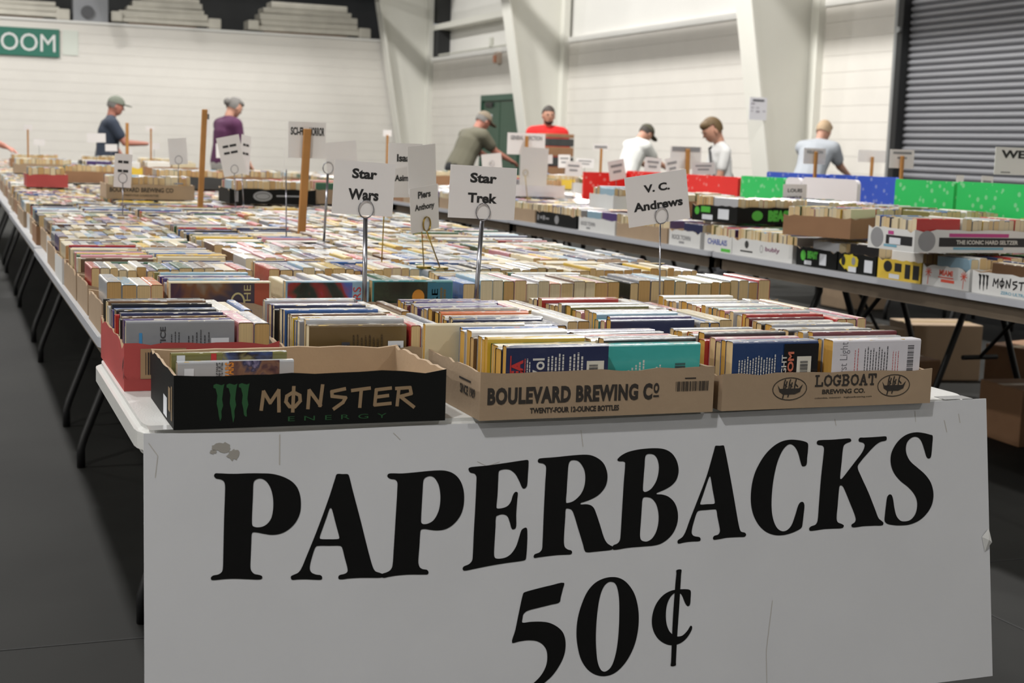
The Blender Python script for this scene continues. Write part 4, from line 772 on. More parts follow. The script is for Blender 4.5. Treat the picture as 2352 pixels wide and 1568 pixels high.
for k, (x0, x1, y, mo, lab) in enumerate(ups):
    z = .858
    tr = fill_tray(x0, x1, y, y+.3, z, mo, 400+k, lab, 'trays stacked on the left row', None, False)
    if k == 0:
        Fz = face(tr, 'front', x1-x0, .3); text('BOULEVARD BREWING CO', .015, .31, .034, .056, M_bkink, tr, Fz, bold=.03); text('TWENTY-FOUR 12-OUNCE BOTTLES', .08, .24, .014, .024, M_bkink, tr, Fz)
    if k == 1:
        Fz = face(tr, 'front', x1-x0, .3); Mb = mat('silver_print', '8d8f92', .4); put_flat('badge', *oval(.155, .037, .045, .024), Mb, tr, Fz); put_flat('badge', *oval(.155, .037, .035, .016, .003), M_cgy, tr, Fz, .0015)
        put_flat('print', *quads([(.22, .34, .036, .043), (.03, .04, .01, .06)]), Mb, tr, Fz)
# --------------------------------------------------------------- right block, lower trays on the aisle edge
def sidefront(tr, W, D, fn): fn(tr, face(tr, 'left', W, D))
M_gn = mat('lime_print', '4fae3c', .5); M_pk = mat('magenta_print', 'b23f80', .5); M_bl = mat('royal_blue_print', '3a4fa0', .5); M_yl = mat('yellow_print', 'c9b52e', .5); M_gr = mat('grey_print', '8a8a8c', .5); M_coral = mat('coral_print', 'd8553f', .5); M_bkp = mat('black_print', '1c1c1e', .5); M_pu = mat('plum_print', '7b4a66', .5); M_bt = mat('pale_blue_print', '6fa3b8', .5)
def f_beast(t, F):
    put_flat('print', *oval(.05, .04, .018, .02), M_gn, t, F); text('BEAST', .08, .15, .03, .06, M_gn, t, F, bold=.07); put_flat('label', *quads([(.06, .11, .006, .022)]), M_lab, t, F); put_flat('label', *quads([(.165, .21, .012, .055)]), M_lab, t, F)
def f_mon(t, F): monster(F, t, .1, .31, .03, .055, M_bkp, .005); claw(F, t, .03, .08, .008, .064, M_bkp); text('ZERO ULTRA', .14, .26, .008, .018, M_bt, t, F)
def palm(x): return [[(x, .005), (x+.002, .045)]]+[[(x+.002, .045), (x+.002+.016*math.cos(a), .045+.016*math.sin(a))] for a in (0, .6, 1.2, 1.9, 2.5, 3.1, 3.9, 5.4)]
def f_palm(t, F): put_flat('palm_mark', *stroke_geo(palm(.03)+palm(.215), .003), M_coral, t, F); text('MIAMI', .09, .16, .04, .06, M_coral, t, F, bold=.04); put_flat('print', *quads([(.085, .165, .032, .036), (.1, .17, .018, .028)]), M_coral, t, F)
def f_yel(t, F): put_flat('print', *oval(.06, .045, .025, .02), M_bkp, t, F); put_flat('print', *quads([(.1, .14, .03, .06), (.16, .19, .01, .06), (.205, .24, .01, .06)]), M_bkp, t, F); put_flat('label', *quads([(.07, .13, .004, .02)]), M_lab, t, F)
def f_bky(t, F):
    P = blob((.07, .04), (.06, .034), 20, 5, .3); put_flat('print', P, [tuple(range(20))], M_yl, t, F); put_flat('print', *oval(.035, .042, .013, .018), M_bkp, t, F, .0012); put_flat('print', *oval(.1, .045, .012, .015), M_gr, t, F, .0012); put_flat('label', *quads([(.07, .12, .004, .024)]), M_lab, t, F, .0015); put_flat('label', *quads([(.17, .22, .01, .055)]), M_lab, t, F, .0015)
def f_wh(t, F): put_flat('emblem', *oval(.12, .05, .016, .016), M_cgy, t, F); put_flat('print', *quads([(.07, .17, .018, .024)]), M_bkp, t, F); text('bubly', .27, .38, .028, .052, M_pu, t, F); put_flat('print', *oval(.24, .04, .012, .016, .003), M_gr, t, F)
def f_blu(t, F): text('CHABLAIS', .03, .2, .03, .055, M_bl, t, F, bold=.02); put_flat('print', *quads([(.15, .23, .004, .018)]), M_gn, t, F)
def f_gry(t, F): text('ROCK TOWN', .03, .21, .028, .05, M_gr, t, F, bold=.04); put_flat('print', *quads([(.1, .15, .012, .022)]), M_gr, t, F)
def f_dk(t, F): put_flat('print', *quads([(.02, .04, .02, .05), (.06, .09, .03, .045), (.1, .13, .025, .05), (.14, .19, .03, .04)]), M_gr, t, F); put_flat('print', *oval(.3, .036, .03, .024), M_gr, t, F)
low = [(3.10, 3.36, M_cbd, 'tan tray at the near end of the right row', None), (3.38, 3.83, M_cwh, 'white tray with black claw mark and lettering on the right row', f_mon), (3.845, 4.09, M_cwh, 'white tray with coral palm trees on the right row', f_palm), (4.10, 4.35, M_cyl, 'yellow printed tray on the edge of the right row', f_yel),
       (4.36, 4.60, M_cbk, 'black and yellow printed tray on the edge of the right row', f_bky), (4.61, 4.89, M_cbk, 'black tray with lime green print on the lower edge', f_beast), (4.92, 5.395, M_cwh, 'long white tray with dark emblem and plum script', f_wh), (5.40, 5.64, M_cwh, 'white tray with blue lettering and green corner', f_blu),
       (5.68, 5.98, M_cwh, 'white tray with faded grey lettering beyond the blue lettered one', f_gry), (6.0, 6.55, M_cbd, 'plain tan tray under the tilted author card', None), (6.57, 7.02, M_cwh, 'white tray with grey print, right of the dark one', f_gry), (7.05, 7.62, M_cbk, 'dark tray with pale printed symbols, far along the aisle', f_dk), (7.64, 8.1, M_cbd, 'tan tray left of the dark printed tray, far along the aisle', None)]
yv = 8.14
while yv < 14.6: low.append((yv, yv+.40, rnd.choice([M_cbd, M_cwh, M_cor, M_cbk]), None, None)); yv += .42
for k, (y0, y1, mo, lab, fn) in enumerate(low):
    r_ = random.Random(600+k); W, D = .40, (y1-y0)
    if lab is None: fill_tray(3.125, 3.525, y0, y1, TZ, mo, 640+k, None, None); continue
    tr = tray(3.125+W/2, (y0+y1)/2, TZ, W, D, .072, mo, lab, 'trays along the aisle edge of the right row', seed=k)
    if fn: sidefront(tr, W, D, fn)
    # books: covers facing the aisle, rotated
    x = 3.14; z = BZ
    if r_.random() < .5:
        siderow(3.14, 3.51, y0+.012, z, min(176, int((D-.024)*1000)), LIGHT, None, None, Tm=(18, 32), seed=700+k, individual=False, H=104, pg=(1, 3))
        if D > .38: siderow(3.14, 3.51, y0+.2, z, 176, LIGHT, None, None, Tm=(18, 32), seed=720+k, individual=False, H=104, pg=(1, 3))
    else:
        column(3.235, y0+.01, y1-.01, z, 176, LIGHT, None, None, H=105, seed=740+k, individual=False, pg=(1, 3)); column(3.42, y0+.01, y1-.01, z, 176, LIGHT, None, None, H=105, seed=760+k, individual=False, pg=(1, 3))
# back columns of the right row
yv = 3.12; k = 0
while yv < 14.6:
    fill_tray(3.545, 3.92, yv, yv+.40, TZ, rnd.choice([M_cbd, M_cor]), 800+k, None, None)
    fill_tray(4.03, 4.43, yv, yv+.40, TZ, rnd.choice([M_cbd, M_cor, M_cwh]), 850+k, None, None)
    if not 5.8 < yv < 7.8: fill_tray(4.45, 4.86, yv, yv+.40, TZ, rnd.choice([M_cbd, M_cor, M_cwh]), 900+k, None, None)
    yv += .42; k += 1
# upper tier right block
def f_seltz(t, F, W): put_flat('print', *quads([(.1, W-.01, .02, .05)]), M_bkp, t, F, .0006); put_flat('print', *oval(.05, .038, .035, .034), M_gr, t, F); put_flat('print', *quads([(.14, W-.14, .052, .064)]), M_pk, t, F); put_flat('print', *quads([(.16, W-.16, .01, .018)]), M_bt, t, F)
UPZ = .862
def upper(x, y, W, D, rot, mo, lab, seed, H=.074):
    tr = tray(x, y, UPZ, W, D, H, mo, lab, 'upper trays of the right row', rot=rot, seed=seed)
    # books in local frame
    n0 = len(STUFF); r_ = random.Random(seed)
    if r_.random() < .5: siderow(-W/2+.01, W/2-.01, -D/2+.012, UPZ+.0035, 176, LIGHT, None, None, individual=False, seed=seed, H=104, pg=(1, 3)); column(-W/2+.1, -D/2+.195, D/2-.01, UPZ+.0035, 176, LIGHT, None, None, individual=False, seed=seed)
    else: column(-W/2+.1, -D/2+.012, D/2-.01, UPZ+.0035, 176, LIGHT, None, None, individual=False, seed=seed, pg=(1, 3)); siderow(-W/2+.2, W/2-.01, -D/2+.012, UPZ+.0035, 176, LIGHT, None, None, individual=False, seed=seed+1, pg=(1, 3))
    for i in range(n0, len(STUFF)):
        b = STUFF[i]; c, s = math.cos(rot), math.sin(rot); STUFF[i] = (x+b[0]*c-b[1]*s, y+b[0]*s+b[1]*c, b[2], b[3]+rot)+b[4:]
    return tr
W, D = .41, .34
tb_ = upper(3.395, 5.71, W, D, .12, M_cbk, 'black tray with big lime green lettering, stacked on the right row', 51)
F = face(tb_, 'front', W, D); put_flat('print', *oval(.11, .037, .03, .022), M_gn, tb_, F); text('BEAST', .17, .31, .012, .062, M_gn, tb_, F, bold=.08); put_flat('print', *quads([(.33, .4, .01, .03), (.34, .38, .045, .055)]), M_gn, tb_, F)
F = face(tb_, 'left', W, D); put_flat('print', *oval(.04, .045, .018, .018), M_gn, tb_, F); put_flat('print', *quads([(.07, .14, .04, .066)]), M_gn, tb_, F); put_flat('label', *quads([(.08, .16, .008, .03)]), M_lab, tb_, F); put_flat('label', *quads([(.2, .28, .015, .06)]), M_lab, tb_, F)
upper(3.265, 4.78, .40, .30, .42, M_cor, 'brown unprinted tray stacked crookedly between black and white ones', 52, H=.078)
W, D = .53, .25
ts = upper(3.215, 4.05, W, D, .02, M_cwh, 'white and black seltzer tray with magenta bar, stacked on the right row', 53)
F = face(ts, 'front', W, D); f_seltz(ts, F, W); text('THE ICONIC HARD SELTZER', .17, .43, .028, .042, MATS['white_print'], ts, F, bold=.03, off=.0016); put_flat('print', *oval(.48, .035, .014, .014, .003), MATS['white_print'], ts, F, .0016)
F = face(ts, 'left', W, D); f_seltz(ts, F, D); put_flat('label', *quads([(.12, .18, .02, .042)]), M_lab, ts, F, .0016)
ts = upper(3.72, 3.98, .42, .27, 0, M_cwh, 'second seltzer tray, cut by the right picture edge', 54); F = face(ts, 'front', .42, .27); f_seltz(ts, F, .42); text('SELTZER', .12, .3, .028, .042, MATS['white_print'], ts, F, bold=.03, off=.0016)
for k, (x, y, W, D, mo, lab) in enumerate(((3.75, 4.9, .36, .5, M_cbd, 'tan tray stacked behind the crooked brown tray'), (3.72, 5.6, .3, .5, M_cbd, 'tan tray stacked behind the lime lettered tray'), (3.45, 8.6, .41, .3, M_cwh, 'white tray stacked far along the right row'), (3.55, 9.6, .41, .3, M_cbd, 'tan tray stacked far along the right row'),
                  (3.4, 6.9, .41, .3, M_cwh, 'white cream tray stacked beside the red board'), (3.5, 10.6, .41, .3, M_cor, 'brown tray stacked farthest along the aisle'), (4.3, 9.2, .41, .3, M_cwh, 'white tray stacked beyond the red board'), (4.4, 10.4, .41, .3, M_cyl, 'yellow tray stacked far behind the boards'), (3.5, 12.2, .41, .3, M_cbd, 'tan tray at the very far end of the right row'), (3.38, 6.3, .4, .3, M_cor, 'brown tray stacked behind the tilted author card'))):
    upper(x, y, W, D, rnd.uniform(-.08, .08), mo, lab, 60+k)
# row by the dock door
yv = 6.1; k = 0
while yv < 10.5:
    for x0 in (6.32, 6.76, 7.2, 7.62): fill_tray(x0, x0+.41, yv, yv+.40, TZ, rnd.choice([M_cbd, M_cor, M_cwh]), 1000+k, None, None); k += 1
    yv += .45
# --------------------------------------------------------------- all remaining books as one countless mass
fo = link('cardboard_trays', FAR.me('cardboard_trays', FMS)); tag(fo, 'farther and hidden cardboard trays packed with paperbacks', 'boxes', kind='stuff')
V, Fc, CC = [], [], []
PC = [lin('b89663'), lin('c7ae82'), lin('bd9347'), lin('cdbf9f')]
for (x, y, z, rot, L, H, T, col, pg, tl) in STUFF:
    l, h, t = L/2000, H/1000, T/2000; c, s = math.cos(rot), math.sin(rot); k = len(V); q = .0008
    for (a, b, d) in ((-l, -t, 0), (l, -t, 0), (l, t, 0), (-l, t, 0), (-l, -t, h-.002), (l, -t, h-.002), (l, t, h-.002), (-l, t, h-.002), (-l, -t+.003, h), (l, -t+.003, h), (l, t-.003, h), (-l, t-.003, h)):
        V.append((x+a*c-b*s, y+a*s+b*c, z+d))
    for (a, b, d) in ((-l, -t+q, 0), (-l, t-q, 0), (-l, t-q, h-.002), (-l, 0, h-q), (-l, -t+q, h-.002), (l, -t+q, 0), (l, t-q, 0), (l, t-q, h-.002), (l, 0, h-q), (l, -t+q, h-.002)):
        a *= 1.0006; V.append((x+a*c-b*s, y+a*s+b*c, z+d))
    C1 = lin(PAL[col]); j = rnd.uniform(.85, 1.15); C1 = tuple(min(1, v*j) for v in C1[:3])+(1,); C2 = PC[pg]
    for f, cc in (((0, 1, 5, 4), C1), ((2, 3, 7, 6), C1), ((4, 5, 9, 8), C1), ((6, 7, 11, 10), C1), ((8, 9, 10, 11), C1), ((3, 0, 4, 8, 11, 7), C1), ((1, 2, 6, 10, 9, 5), C1), ((12, 16, 15, 14, 13), C2), ((17, 18, 19, 20, 21), C2)):
        Fc.append(tuple(k+i for i in f)); CC += [cc]
me = mesh('paperback_mass', V, Fc, mat('far_paperbacks', rough=.3, coat=.35, attr='bookcol', marks=24))
ca = me.attributes.new('bookcol', 'FLOAT_COLOR', 'FACE')
ca.data.foreach_set('color', [v for c in CC for v in c])
st = link('paperback_books', me); tag(st, 'countless paperbacks packed in the farther trays, spines up', 'books', kind='stuff')
print('individual books', IND[0], 'stuff books', len(STUFF))
# ================================================================== boards along the middle of the right row
def speck(name, c):
    m = mat(name, c, .45); nt = m.node_tree; N = nt.nodes; Lk = nt.links; b = N['Principled BSDF']; tc = N.new('ShaderNodeTexCoord')
    vo = N.new('ShaderNodeTexVoronoi'); vo.inputs['Scale'].default_value = 26; Lk.new(tc.outputs['Object'], vo.inputs['Vector'])
    lt = N.new('ShaderNodeMath'); lt.operation = 'LESS_THAN'; lt.inputs[1].default_value = .26; Lk.new(vo.outputs['Distance'], lt.inputs[0])
    mx = N.new('ShaderNodeMix'); mx.data_type = 'RGBA'; mx.inputs['A'].default_value = lin(c); mx.inputs['B'].default_value = lin('dfe6df'); ml = N.new('ShaderNodeMath'); ml.operation = 'MULTIPLY'; ml.inputs[1].default_value = .22
    Lk.new(lt.outputs[0], ml.inputs[0]); Lk.new(ml.outputs[0], mx.inputs['Factor']); Lk.new(mx.outputs['Result'], b.inputs['Base Color']); return m
M_rb = speck('red_gift_wrap', 'd8241f'); M_gb = speck('green_gift_wrap', '1fb85a'); M_bb = speck('blue_gift_wrap', '2550b8'); M_wb = mat('glossy_white_board', 'dcd9dc', .35)
def board(x, y0, y1, z1, m, lab, rad=.012, th=.02, z0=TZ):
    P = rrect(y0, y1, z0, z1, rad, 4); n = len(P)
    me = MB().add([(x-th/2, a, b) for a, b in P]+[(x+th/2, a, b) for a, b in P], [tuple(range(n))[::-1], tuple(range(n, 2*n))]+[(i, (i+1) % n, n+(i+1) % n, n+i) for i in range(n)]).me('divider_board', m)
    o = link('divider_board', me); tag(o, lab, 'board', 'divider boards on the right row'); return o
board(3.975, 6.82, 8.2, 1.045, M_rb, 'red snowflake wrapped board standing in the right row')
o = link('divider_board', MB().box(3.66, 3.965, 8.17, 8.19, .862, 1.03).me('divider_board', M_rb)); tag(o, 'red wrapped end flap at the far left of the red board', 'board')
board(3.975, 6.36, 6.79, 1.055, M_gb, 'short green wrapped board between the red and white boards')
board(3.975, 6.205, 6.345, 1.06, M_wb, 'narrow glossy white board beside the short green one', .03)
board(3.975, 5.72, 6.195, 1.065, M_wb, 'wide glossy white board with rounded corners', .03)
board(3.975, 5.02, 5.43, 1.08, M_gb, 'tall green wrapped board right of the wide white board'); board(3.975, 4.55, 5.0, 1.083, M_gb, 'green wrapped board beside the tall green board, nearer'); board(3.975, 4.05, 4.53, 1.083, M_gb, 'green wrapped board cut by the right picture edge')
board(4.6, 6.92, 7.56, 1.072, M_bb, 'blue wrapped board behind the white boards, left one'); board(4.6, 6.28, 6.9, 1.075, M_bb, 'blue wrapped board behind the white boards, right one')
# cartons on the floor under the right row
for k, (x, y, w_, d, h, rz) in enumerate(((4.3, 4.35, .42, .3, .26, .1), (4.3, 4.8, .36, .3, .24, -.1), (4.2, 5.75, .45, .3, .22, .05), (4.4, 6.3, .4, .35, .3, 0), (4.3, 7.0, .42, .3, .26, .2), (4.9, 5.5, .4, .3, .3, .3), (5.0, 6.4, .4, .3, .3, -.2), (4.35, 7.9, .42, .32, .3, .1), (6.9, 7.4, .4, .35, .3, .1), (6.7, 9.6, .4, .35, .3, .0))):
    mb = MB().box(-w_/2, w_/2, -d/2, d/2, 0, h); me = bevel(mb.me('carton', M_cor if k % 3 else M_cbd), .004, 1); o = link('carton', me, loc=(x, y, 0), rot=(0, 0, rz))
    tag(o, ['closed brown carton under the right row, nearest the camera', 'tan carton under the right row, second from the camera', 'brown carton under the right row, third from the camera', 'low carton in the middle under the right row', 'tilted brown carton under the right row', 'carton set askew on the aisle floor behind the right row', 'second carton on the aisle floor behind the right row', 'farthest carton under the right row', 'carton under the dock door row, nearer one', 'carton under the dock door row, farther one'][k], 'box', 'cartons under the tables'); link('tape', MB().box(-w_/2-.0005, w_/2+.0005, -.025, .025, h, h+.0008).me('tape', mat('carton_tape', 'b09a70', .3)), o)
# ================================================================== card stands and posted signs
M_card = mat('white_card', 'dfdcda', .45, coat=.2); M_chr = mat('chrome_rod', '9a9aa0', .22, metal=1); M_gold = mat('brass_rod', 'a58a3c', .3, metal=1); M_cink = mat('card_ink', '1b1b1b', .5); M_pine = mat('pine_stick', 'a8763c', .6, noise=.15, nscale=9)
def stand(label, base, topp, card, rows, roll=0, yaw=0, rod=.0035, m=None, group=None, off=-.006, extra=None, ring=.0158, grey=False, wf=.7):
    """base, topp = rod ends (x, y, z); card = (cx, cz, w, h)"""
    m = m or M_chr; r = bpy.data.objects.new('card_stand', None); COL.objects.link(r); r.location = (base[0], base[1], base[2]); tag(r, label, 'sign', group)
    b = Vector(base); t = Vector(topp)-b
    link('rod', MB().tube([(0, 0, 0), t], rod, 10).me('rod', m, True), r)
    link('foot', MB().tube([(0, 0, 0), (0, 0, .006)], .02, 14).me('foot', m), r)
    if ring:
        P = [(t.x+ring*math.sin(a)*math.cos(yaw), t.y-.004+ring*math.sin(a)*math.sin(yaw), t.z+ring*1.1-ring*1.15*math.cos(a)) for a in [2*math.pi*i/20 for i in range(20)]]
        link('ring_clip', MB().tube(P, .0011, 6, close=True).me('ring_clip', m, True), r); P2 = [(x, y+.006, z) for x, y, z in P]
        link('ring_clip', MB().tube(P2, .0011, 6, close=True).me('ring_clip', m, True), r)
    cx_, cz_, w_, h_ = card
    u = Vector((math.cos(yaw)*math.cos(roll), math.sin(yaw)*math.cos(roll), math.sin(roll))); v = Vector((-math.cos(yaw)*math.sin(roll), -math.sin(yaw)*math.sin(roll), math.cos(roll)))
    o = Vector((cx_, topp[1]-.001, cz_))-u*w_/2-v*h_/2; PM = plane_M(o, u, v)
    me = MB().box(0, w_, 0, h_, -.0006, 0).me('card', M_card); c = link('card', me, r, M=r.matrix_basis.inverted() @ PM) if False else None
    rb = Matrix.Translation(r.location); c = link('card', me, r, M=rb.inverted() @ PM)
    for s, a, bb, *ww in rows:
        vs_, fs_ = text_me(s, .04) if s[0] != '#' else (None, None)
        wid = wf*w_*min(1, len(s.strip('#'))/7) if s[0] != '#' else .6*w_
        if ww: wid = ww[0]*w_
        if s[0] == '#': vs_, fs_ = quads([(0, .42, 0, 1), (.5, 1, 0, 1)])
        x0 = (w_-wid)/2
        mm = mesh('lettering', [(x0+wid*p, h_*(a+(bb-a)*q), .0005) for p, q in vs_], fs_, M_gr if grey else M_cink)
        link('lettering', mm, c)
    return r
stand('card reading Star Wars on a chrome rod, left of the pair', (.790, 2.835, .745), (.792, 2.85, 1.006), (.787, 1.065, .128, .108), [('Star', .68, .87, .41), ('Wars', .28, .49, .5)], roll=-.045, rod=.0048)
stand('card reading Star Trek on a leaning chrome rod', (1.027, 2.835, .745), (1.046, 2.85, 1.004), (1.045, 1.062, .149, .110), [('Star', .68, .87, .4), ('Trek', .3, .49, .44)], roll=-.03, rod=.0048)
stand('tilted card reading V. C. Andrews on a thin rod', (1.477, 2.85, .745), (1.466, 2.85, 1.003), (1.456, 1.058, .152, .110), [('V. C.', .64, .80, .42), ('Andrews', .29, .47, .8)], roll=.155, rod=.0018, wf=.82)
r = stand('turned card reading Piers Anthony on a leaning brass rod', (1.165, 3.47, .845), (1.115, 3.44, .944), (1.108, 1.0, .125, .112), [('Piers', .74, .9, .45), ('Anthony', .44, .62, .7)], roll=.10, yaw=math.radians(38), rod=.0018, m=M_gold)
stand('blank backed card leaning just behind the Piers Anthony one', (1.13, 3.50, .845), (1.11, 3.50, 1.07), (1.118, 1.098, .125, .118), [], roll=.09, yaw=math.radians(38), rod=.0015, m=M_gold, ring=0)
stand('turned card reading Isaac Asimov behind the blank backed card', (1.052, 3.62, .845), (1.058, 3.62, 1.06), (1.11, 1.09, .13, .14), [('Isaac', .66, .80), ('Asimov', .3, .42)], yaw=math.radians(30), rod=.0016, m=M_gold)
stand('curled blank card on a thick chrome rod behind Star Wars card', (1.090, 4.4, .845), (1.099, 4.4, 1.06), (1.142, 1.11, .1, .10), [], roll=.12, rod=.004)
stand('two narrow edge-on cards left of the wooden post', (1.015, 4.6, .845), (1.012, 4.6, 1.03), (1.005, 1.075, .11, .13), [], yaw=math.radians(78), rod=.0022)
stand('tilted two line card left of a cluster, near the maroon shirt', (1.165, 6.3, .855), (1.158, 6.3, 1.01), (1.145, 1.085, .10, .17), [('#', .72, .78), ('#', .55, .61)], roll=.22, rod=.002)
stand('turned two line card right in the cluster by the maroon shirt', (1.21, 6.35, .855), (1.2, 6.35, 1.01), (1.215, 1.09, .09, .17), [('#', .72, .78), ('#', .5, .56)], roll=-.1, yaw=.9, rod=.002)
stand('narrow tall card with two printed lines above the raised tan tray', (.610, 5.6, .855), (.610, 5.6, .98), (.611, 1.025, .064, .125), [('#', .72, .8), ('#', .45, .53)], roll=-.05, rod=.002)
stand('blank tilted card far back on the left row', (.948, 6.5, .95), (.948, 6.5, 1.04), (.945, 1.095, .08, .115), [], roll=.08, rod=.002)
stand('small blank card beside the tall blank card on the aisle side', (3.2, 8.9, .86), (3.32, 8.9, 1.04), (3.32, 1.07, .14, .10), [], roll=.12, rod=.002)
stand('large blank card in a brass clip by the aisle', (3.22, 8.0, .86), (3.2, 8.0, 1.0), (3.255, 1.055, .175, .225), [], roll=-.03, rod=.0022, m=M_gold)
def post(label, x, y, z0, z1, lean, w_, sign, rows, group=None, grey=False, deep=.008, yaw=0):
    r = bpy.data.objects.new('posted_sign', None); COL.objects.link(r); r.location = (x, y, z0); tag(r, label, 'sign', group)
    L_ = z1-z0; link('post', bevel(MB().add([(-w_/2, -deep, 0), (w_/2, -deep, 0), (w_/2, deep, 0), (-w_/2, deep, 0), (-w_/2+lean, -deep, L_), (w_/2+lean, -deep, L_), (w_/2+lean, deep, L_), (-w_/2+lean, deep, L_)], [(0, 3, 2, 1), (4, 5, 6, 7), (0, 1, 5, 4), (1, 2, 6, 5), (2, 3, 7, 6), (3, 0, 4, 7)]).me('post', M_pine), .002, 1), r)
    if sign:
        x0, x1, a, b = sign; w2, h2 = x1-x0, b-a
        PM = plane_M((x0-x, deep+.006 if not yaw else 0, a-z0), (math.cos(yaw), math.sin(yaw), 0), (0, 0, 1)); c = link('sign_sheet', MB().box(0, w2, 0, h2, -.003, 0).me('sign_sheet', M_card), r, M=PM)
        for s, u0, u1, v0, v1 in rows:
            vs_, fs_ = text_me(s, .04) if s[0] != '#' else quads([(0, 1, 0, 1)])
            link('lettering', mesh('lettering', [((u0+(u1-u0)*p)*w2, (v0+(v1-v0)*q)*h2, .0008) for p, q in vs_], fs_, M_gr if grey else M_cink), c)
    return r
post('split wooden post with a SCI-FI HORROR sign behind its top', 1.130, 4.9, .75, 1.200, .02, .026, (1.087, 1.218, 1.10, 1.223), [('SCI-FI', .06, .39, .63, .85), ('HORROR', .56, .96, .62, .86)])
post('tall wooden post at the left with a sign seen edge-on', 1.058, 6.6, .80, 1.285, .02, .024, (1.085, 1.25, 1.17, 1.29), [('#', .1, .8, .6, .8)], yaw=math.radians(75))
post('GENERAL FICTION sign on a wooden post before the green door', 3.61, 9.0, .75, 1.245, -.008, .02, (3.47, 3.742, 1.12, 1.263), [('GENERAL', .08, .42, .68, .88), ('FICTION', .56, .92, .68, .88)], grey=True)
post('wooden post with a dark lettered strip behind the child', 4.562, 8.5, .75, 1.195, -.012, .028, (4.43, 4.66, 1.06, 1.21), [('#', .05, .95, .78, .98)], grey=True)
post('small lettered sign held before the grey shirted visitor', 4.5, 6.9, .75, 1.197, -.003, .017, (4.428, 4.57, 1.128, 1.216), [('RELIGION', .14, .86, .66, .86)], grey=True)
post('blank white sign on a short wooden post left of the dock door', 6.352, 9.0, .745, 1.187, .002, .022, (6.24, 6.48, 1.146, 1.235), [])
post('white sign with two faint lines by the dock door edge', 4.6, 6.25, .75, 1.187, -.004, .017, (4.53, 4.68, 1.124, 1.22), [('#', .12, .88, .75, .88), ('#', .3, .7, .5, .6)], grey=True)
post('large WESTERN sign at the right picture edge', 4.5, 5.15, .75, 1.126, 0, .017, (4.287, 4.72, 1.116, 1.236), [('WESTERN', .07, .93, .6, .9), ('#', .08, .2, .07, .1)])
post('plain wooden post standing before the back wall, left', 1.231, 11, .85, 1.25, 0, .022, None, []); post('thin wooden post right of the visitor in the navy cap', 1.53, 12, .85, 1.22, 0, .012, (1.49, 1.56, 1.2, 1.24), [])
post('thin wooden post at the far left end', .634, 13, .85, 1.18, 0, .014, (.60, .67, 1.17, 1.22), []); post('thin wooden post left of the olive shirted man', 3.222, 11, .85, 1.231, 0, .016, (3.19, 3.26, 1.22, 1.27), []); post('thin wooden post between the red shirt and white cap', 4.43, 9.6, .75, 1.179, 0, .016, (4.37, 4.495, 1.169, 1.213), [('#', .1, .9, .3, .7)], grey=True)
k = 0
for (x, y, z0, z1, w_, lab, tx) in ((4.53, 5.7, .86, 1.103, .044, 'narrow white card standing on the green board, left one', 0), (4.69, 5.7, .86, 1.103, .07, 'small printed card right of the narrow one above the green boards', 1), (3.72, 5.87, .93, 1.035, .13, "white card reading LOUIS L'AMOUR before the narrow white board", 2),
        (3.8, 8.0, .90, 1.11, .11, 'tilted two line card left of the red board', 3), (4.295, 8.5, .95, 1.13, .12, 'upright card with two grey lines above the red board, left', 1), (4.44, 8.5, .95, 1.135, .1, 'slanted small card above the red board', 3), (4.396, 8.0, .95, 1.112, .16, 'wide low card above the right part of the red board', 4),
        (3.95, 9.0, .9, 1.085, .12, 'faint printed card right of the GENERAL FICTION sign', 1), (3.763, 9.0, .9, 1.125, .06, 'narrow turned card under the GENERAL FICTION sign', 0), (.92, 10, .9, 1.165, .12, 'blank white sign left of the visitor in the navy cap', 0), (1.05, 9.2, .9, 1.07, .02, 'edge-on white card in front of the navy capped visitor', 0),
        (1.3, 12.8, .9, 1.08, .1, 'tiny white card far back in the left row, first', 0), (1.75, 13.5, .9, 1.1, .1, 'tiny white card far back in the left row, second', 0), (.78, 14, .9, 1.1, .1, 'tiny white card far back in the left row, near the wall', 0), (1.8, 10.2, .9, 1.125, .11, 'white card with faint print beside the maroon shirt', 1), (3.3, 14.2, .9, 1.127, .18, 'pale printed card seen behind the Star Wars card', 1), (4.44, 10.3, .9, 1.125, .10, 'white card near the white capped visitor', 1), (4.75, 10.6, .9, 1.1, .16, 'white card below the white capped visitor, with print', 4)):
    r = bpy.data.objects.new('small_card', None); COL.objects.link(r); r.location = (x, y, z0-.1 if z0 > .3 else 0); tag(r, lab, 'sign')
    zz = z1-z0; ch = {0: .06, 1: .1, 2: .085, 3: .12, 4: .075}[tx]
    link('wire', MB().tube([(0, 0, 0), (0, 0, zz+.1-ch*.6)], .0018, 6).me('wire', M_chr), r); rl = .2 if tx == 3 else rnd.uniform(-.06, .06)
    c = link('card', MB().box(-w_/2, w_/2, -.001, 0, -ch/2, ch/2).me('card', M_card), r, loc=(0, -.003, zz+.1-ch/2), rot=(0, -rl, 0))
    if tx == 2:
        for s, a, b in (('LOUIS', .005, .022), ("L'AMOUR", -.03, -.012)):
            v2, f2 = text_me(s, .03); link('lettering', mesh('lettering', [((-.5+p)*.08, -.0016, a+(b-a)*q) for p, q in v2], f2, M_cink), c)
    elif tx: link('lettering', MB().box(-w_*.35, w_*.35, -.0018, -.0012, ch*.15, ch*.28).box(-w_*.25, w_*.25, -.0018, -.0012, -ch*.15, -ch*.02).me('lettering', M_gr), c)
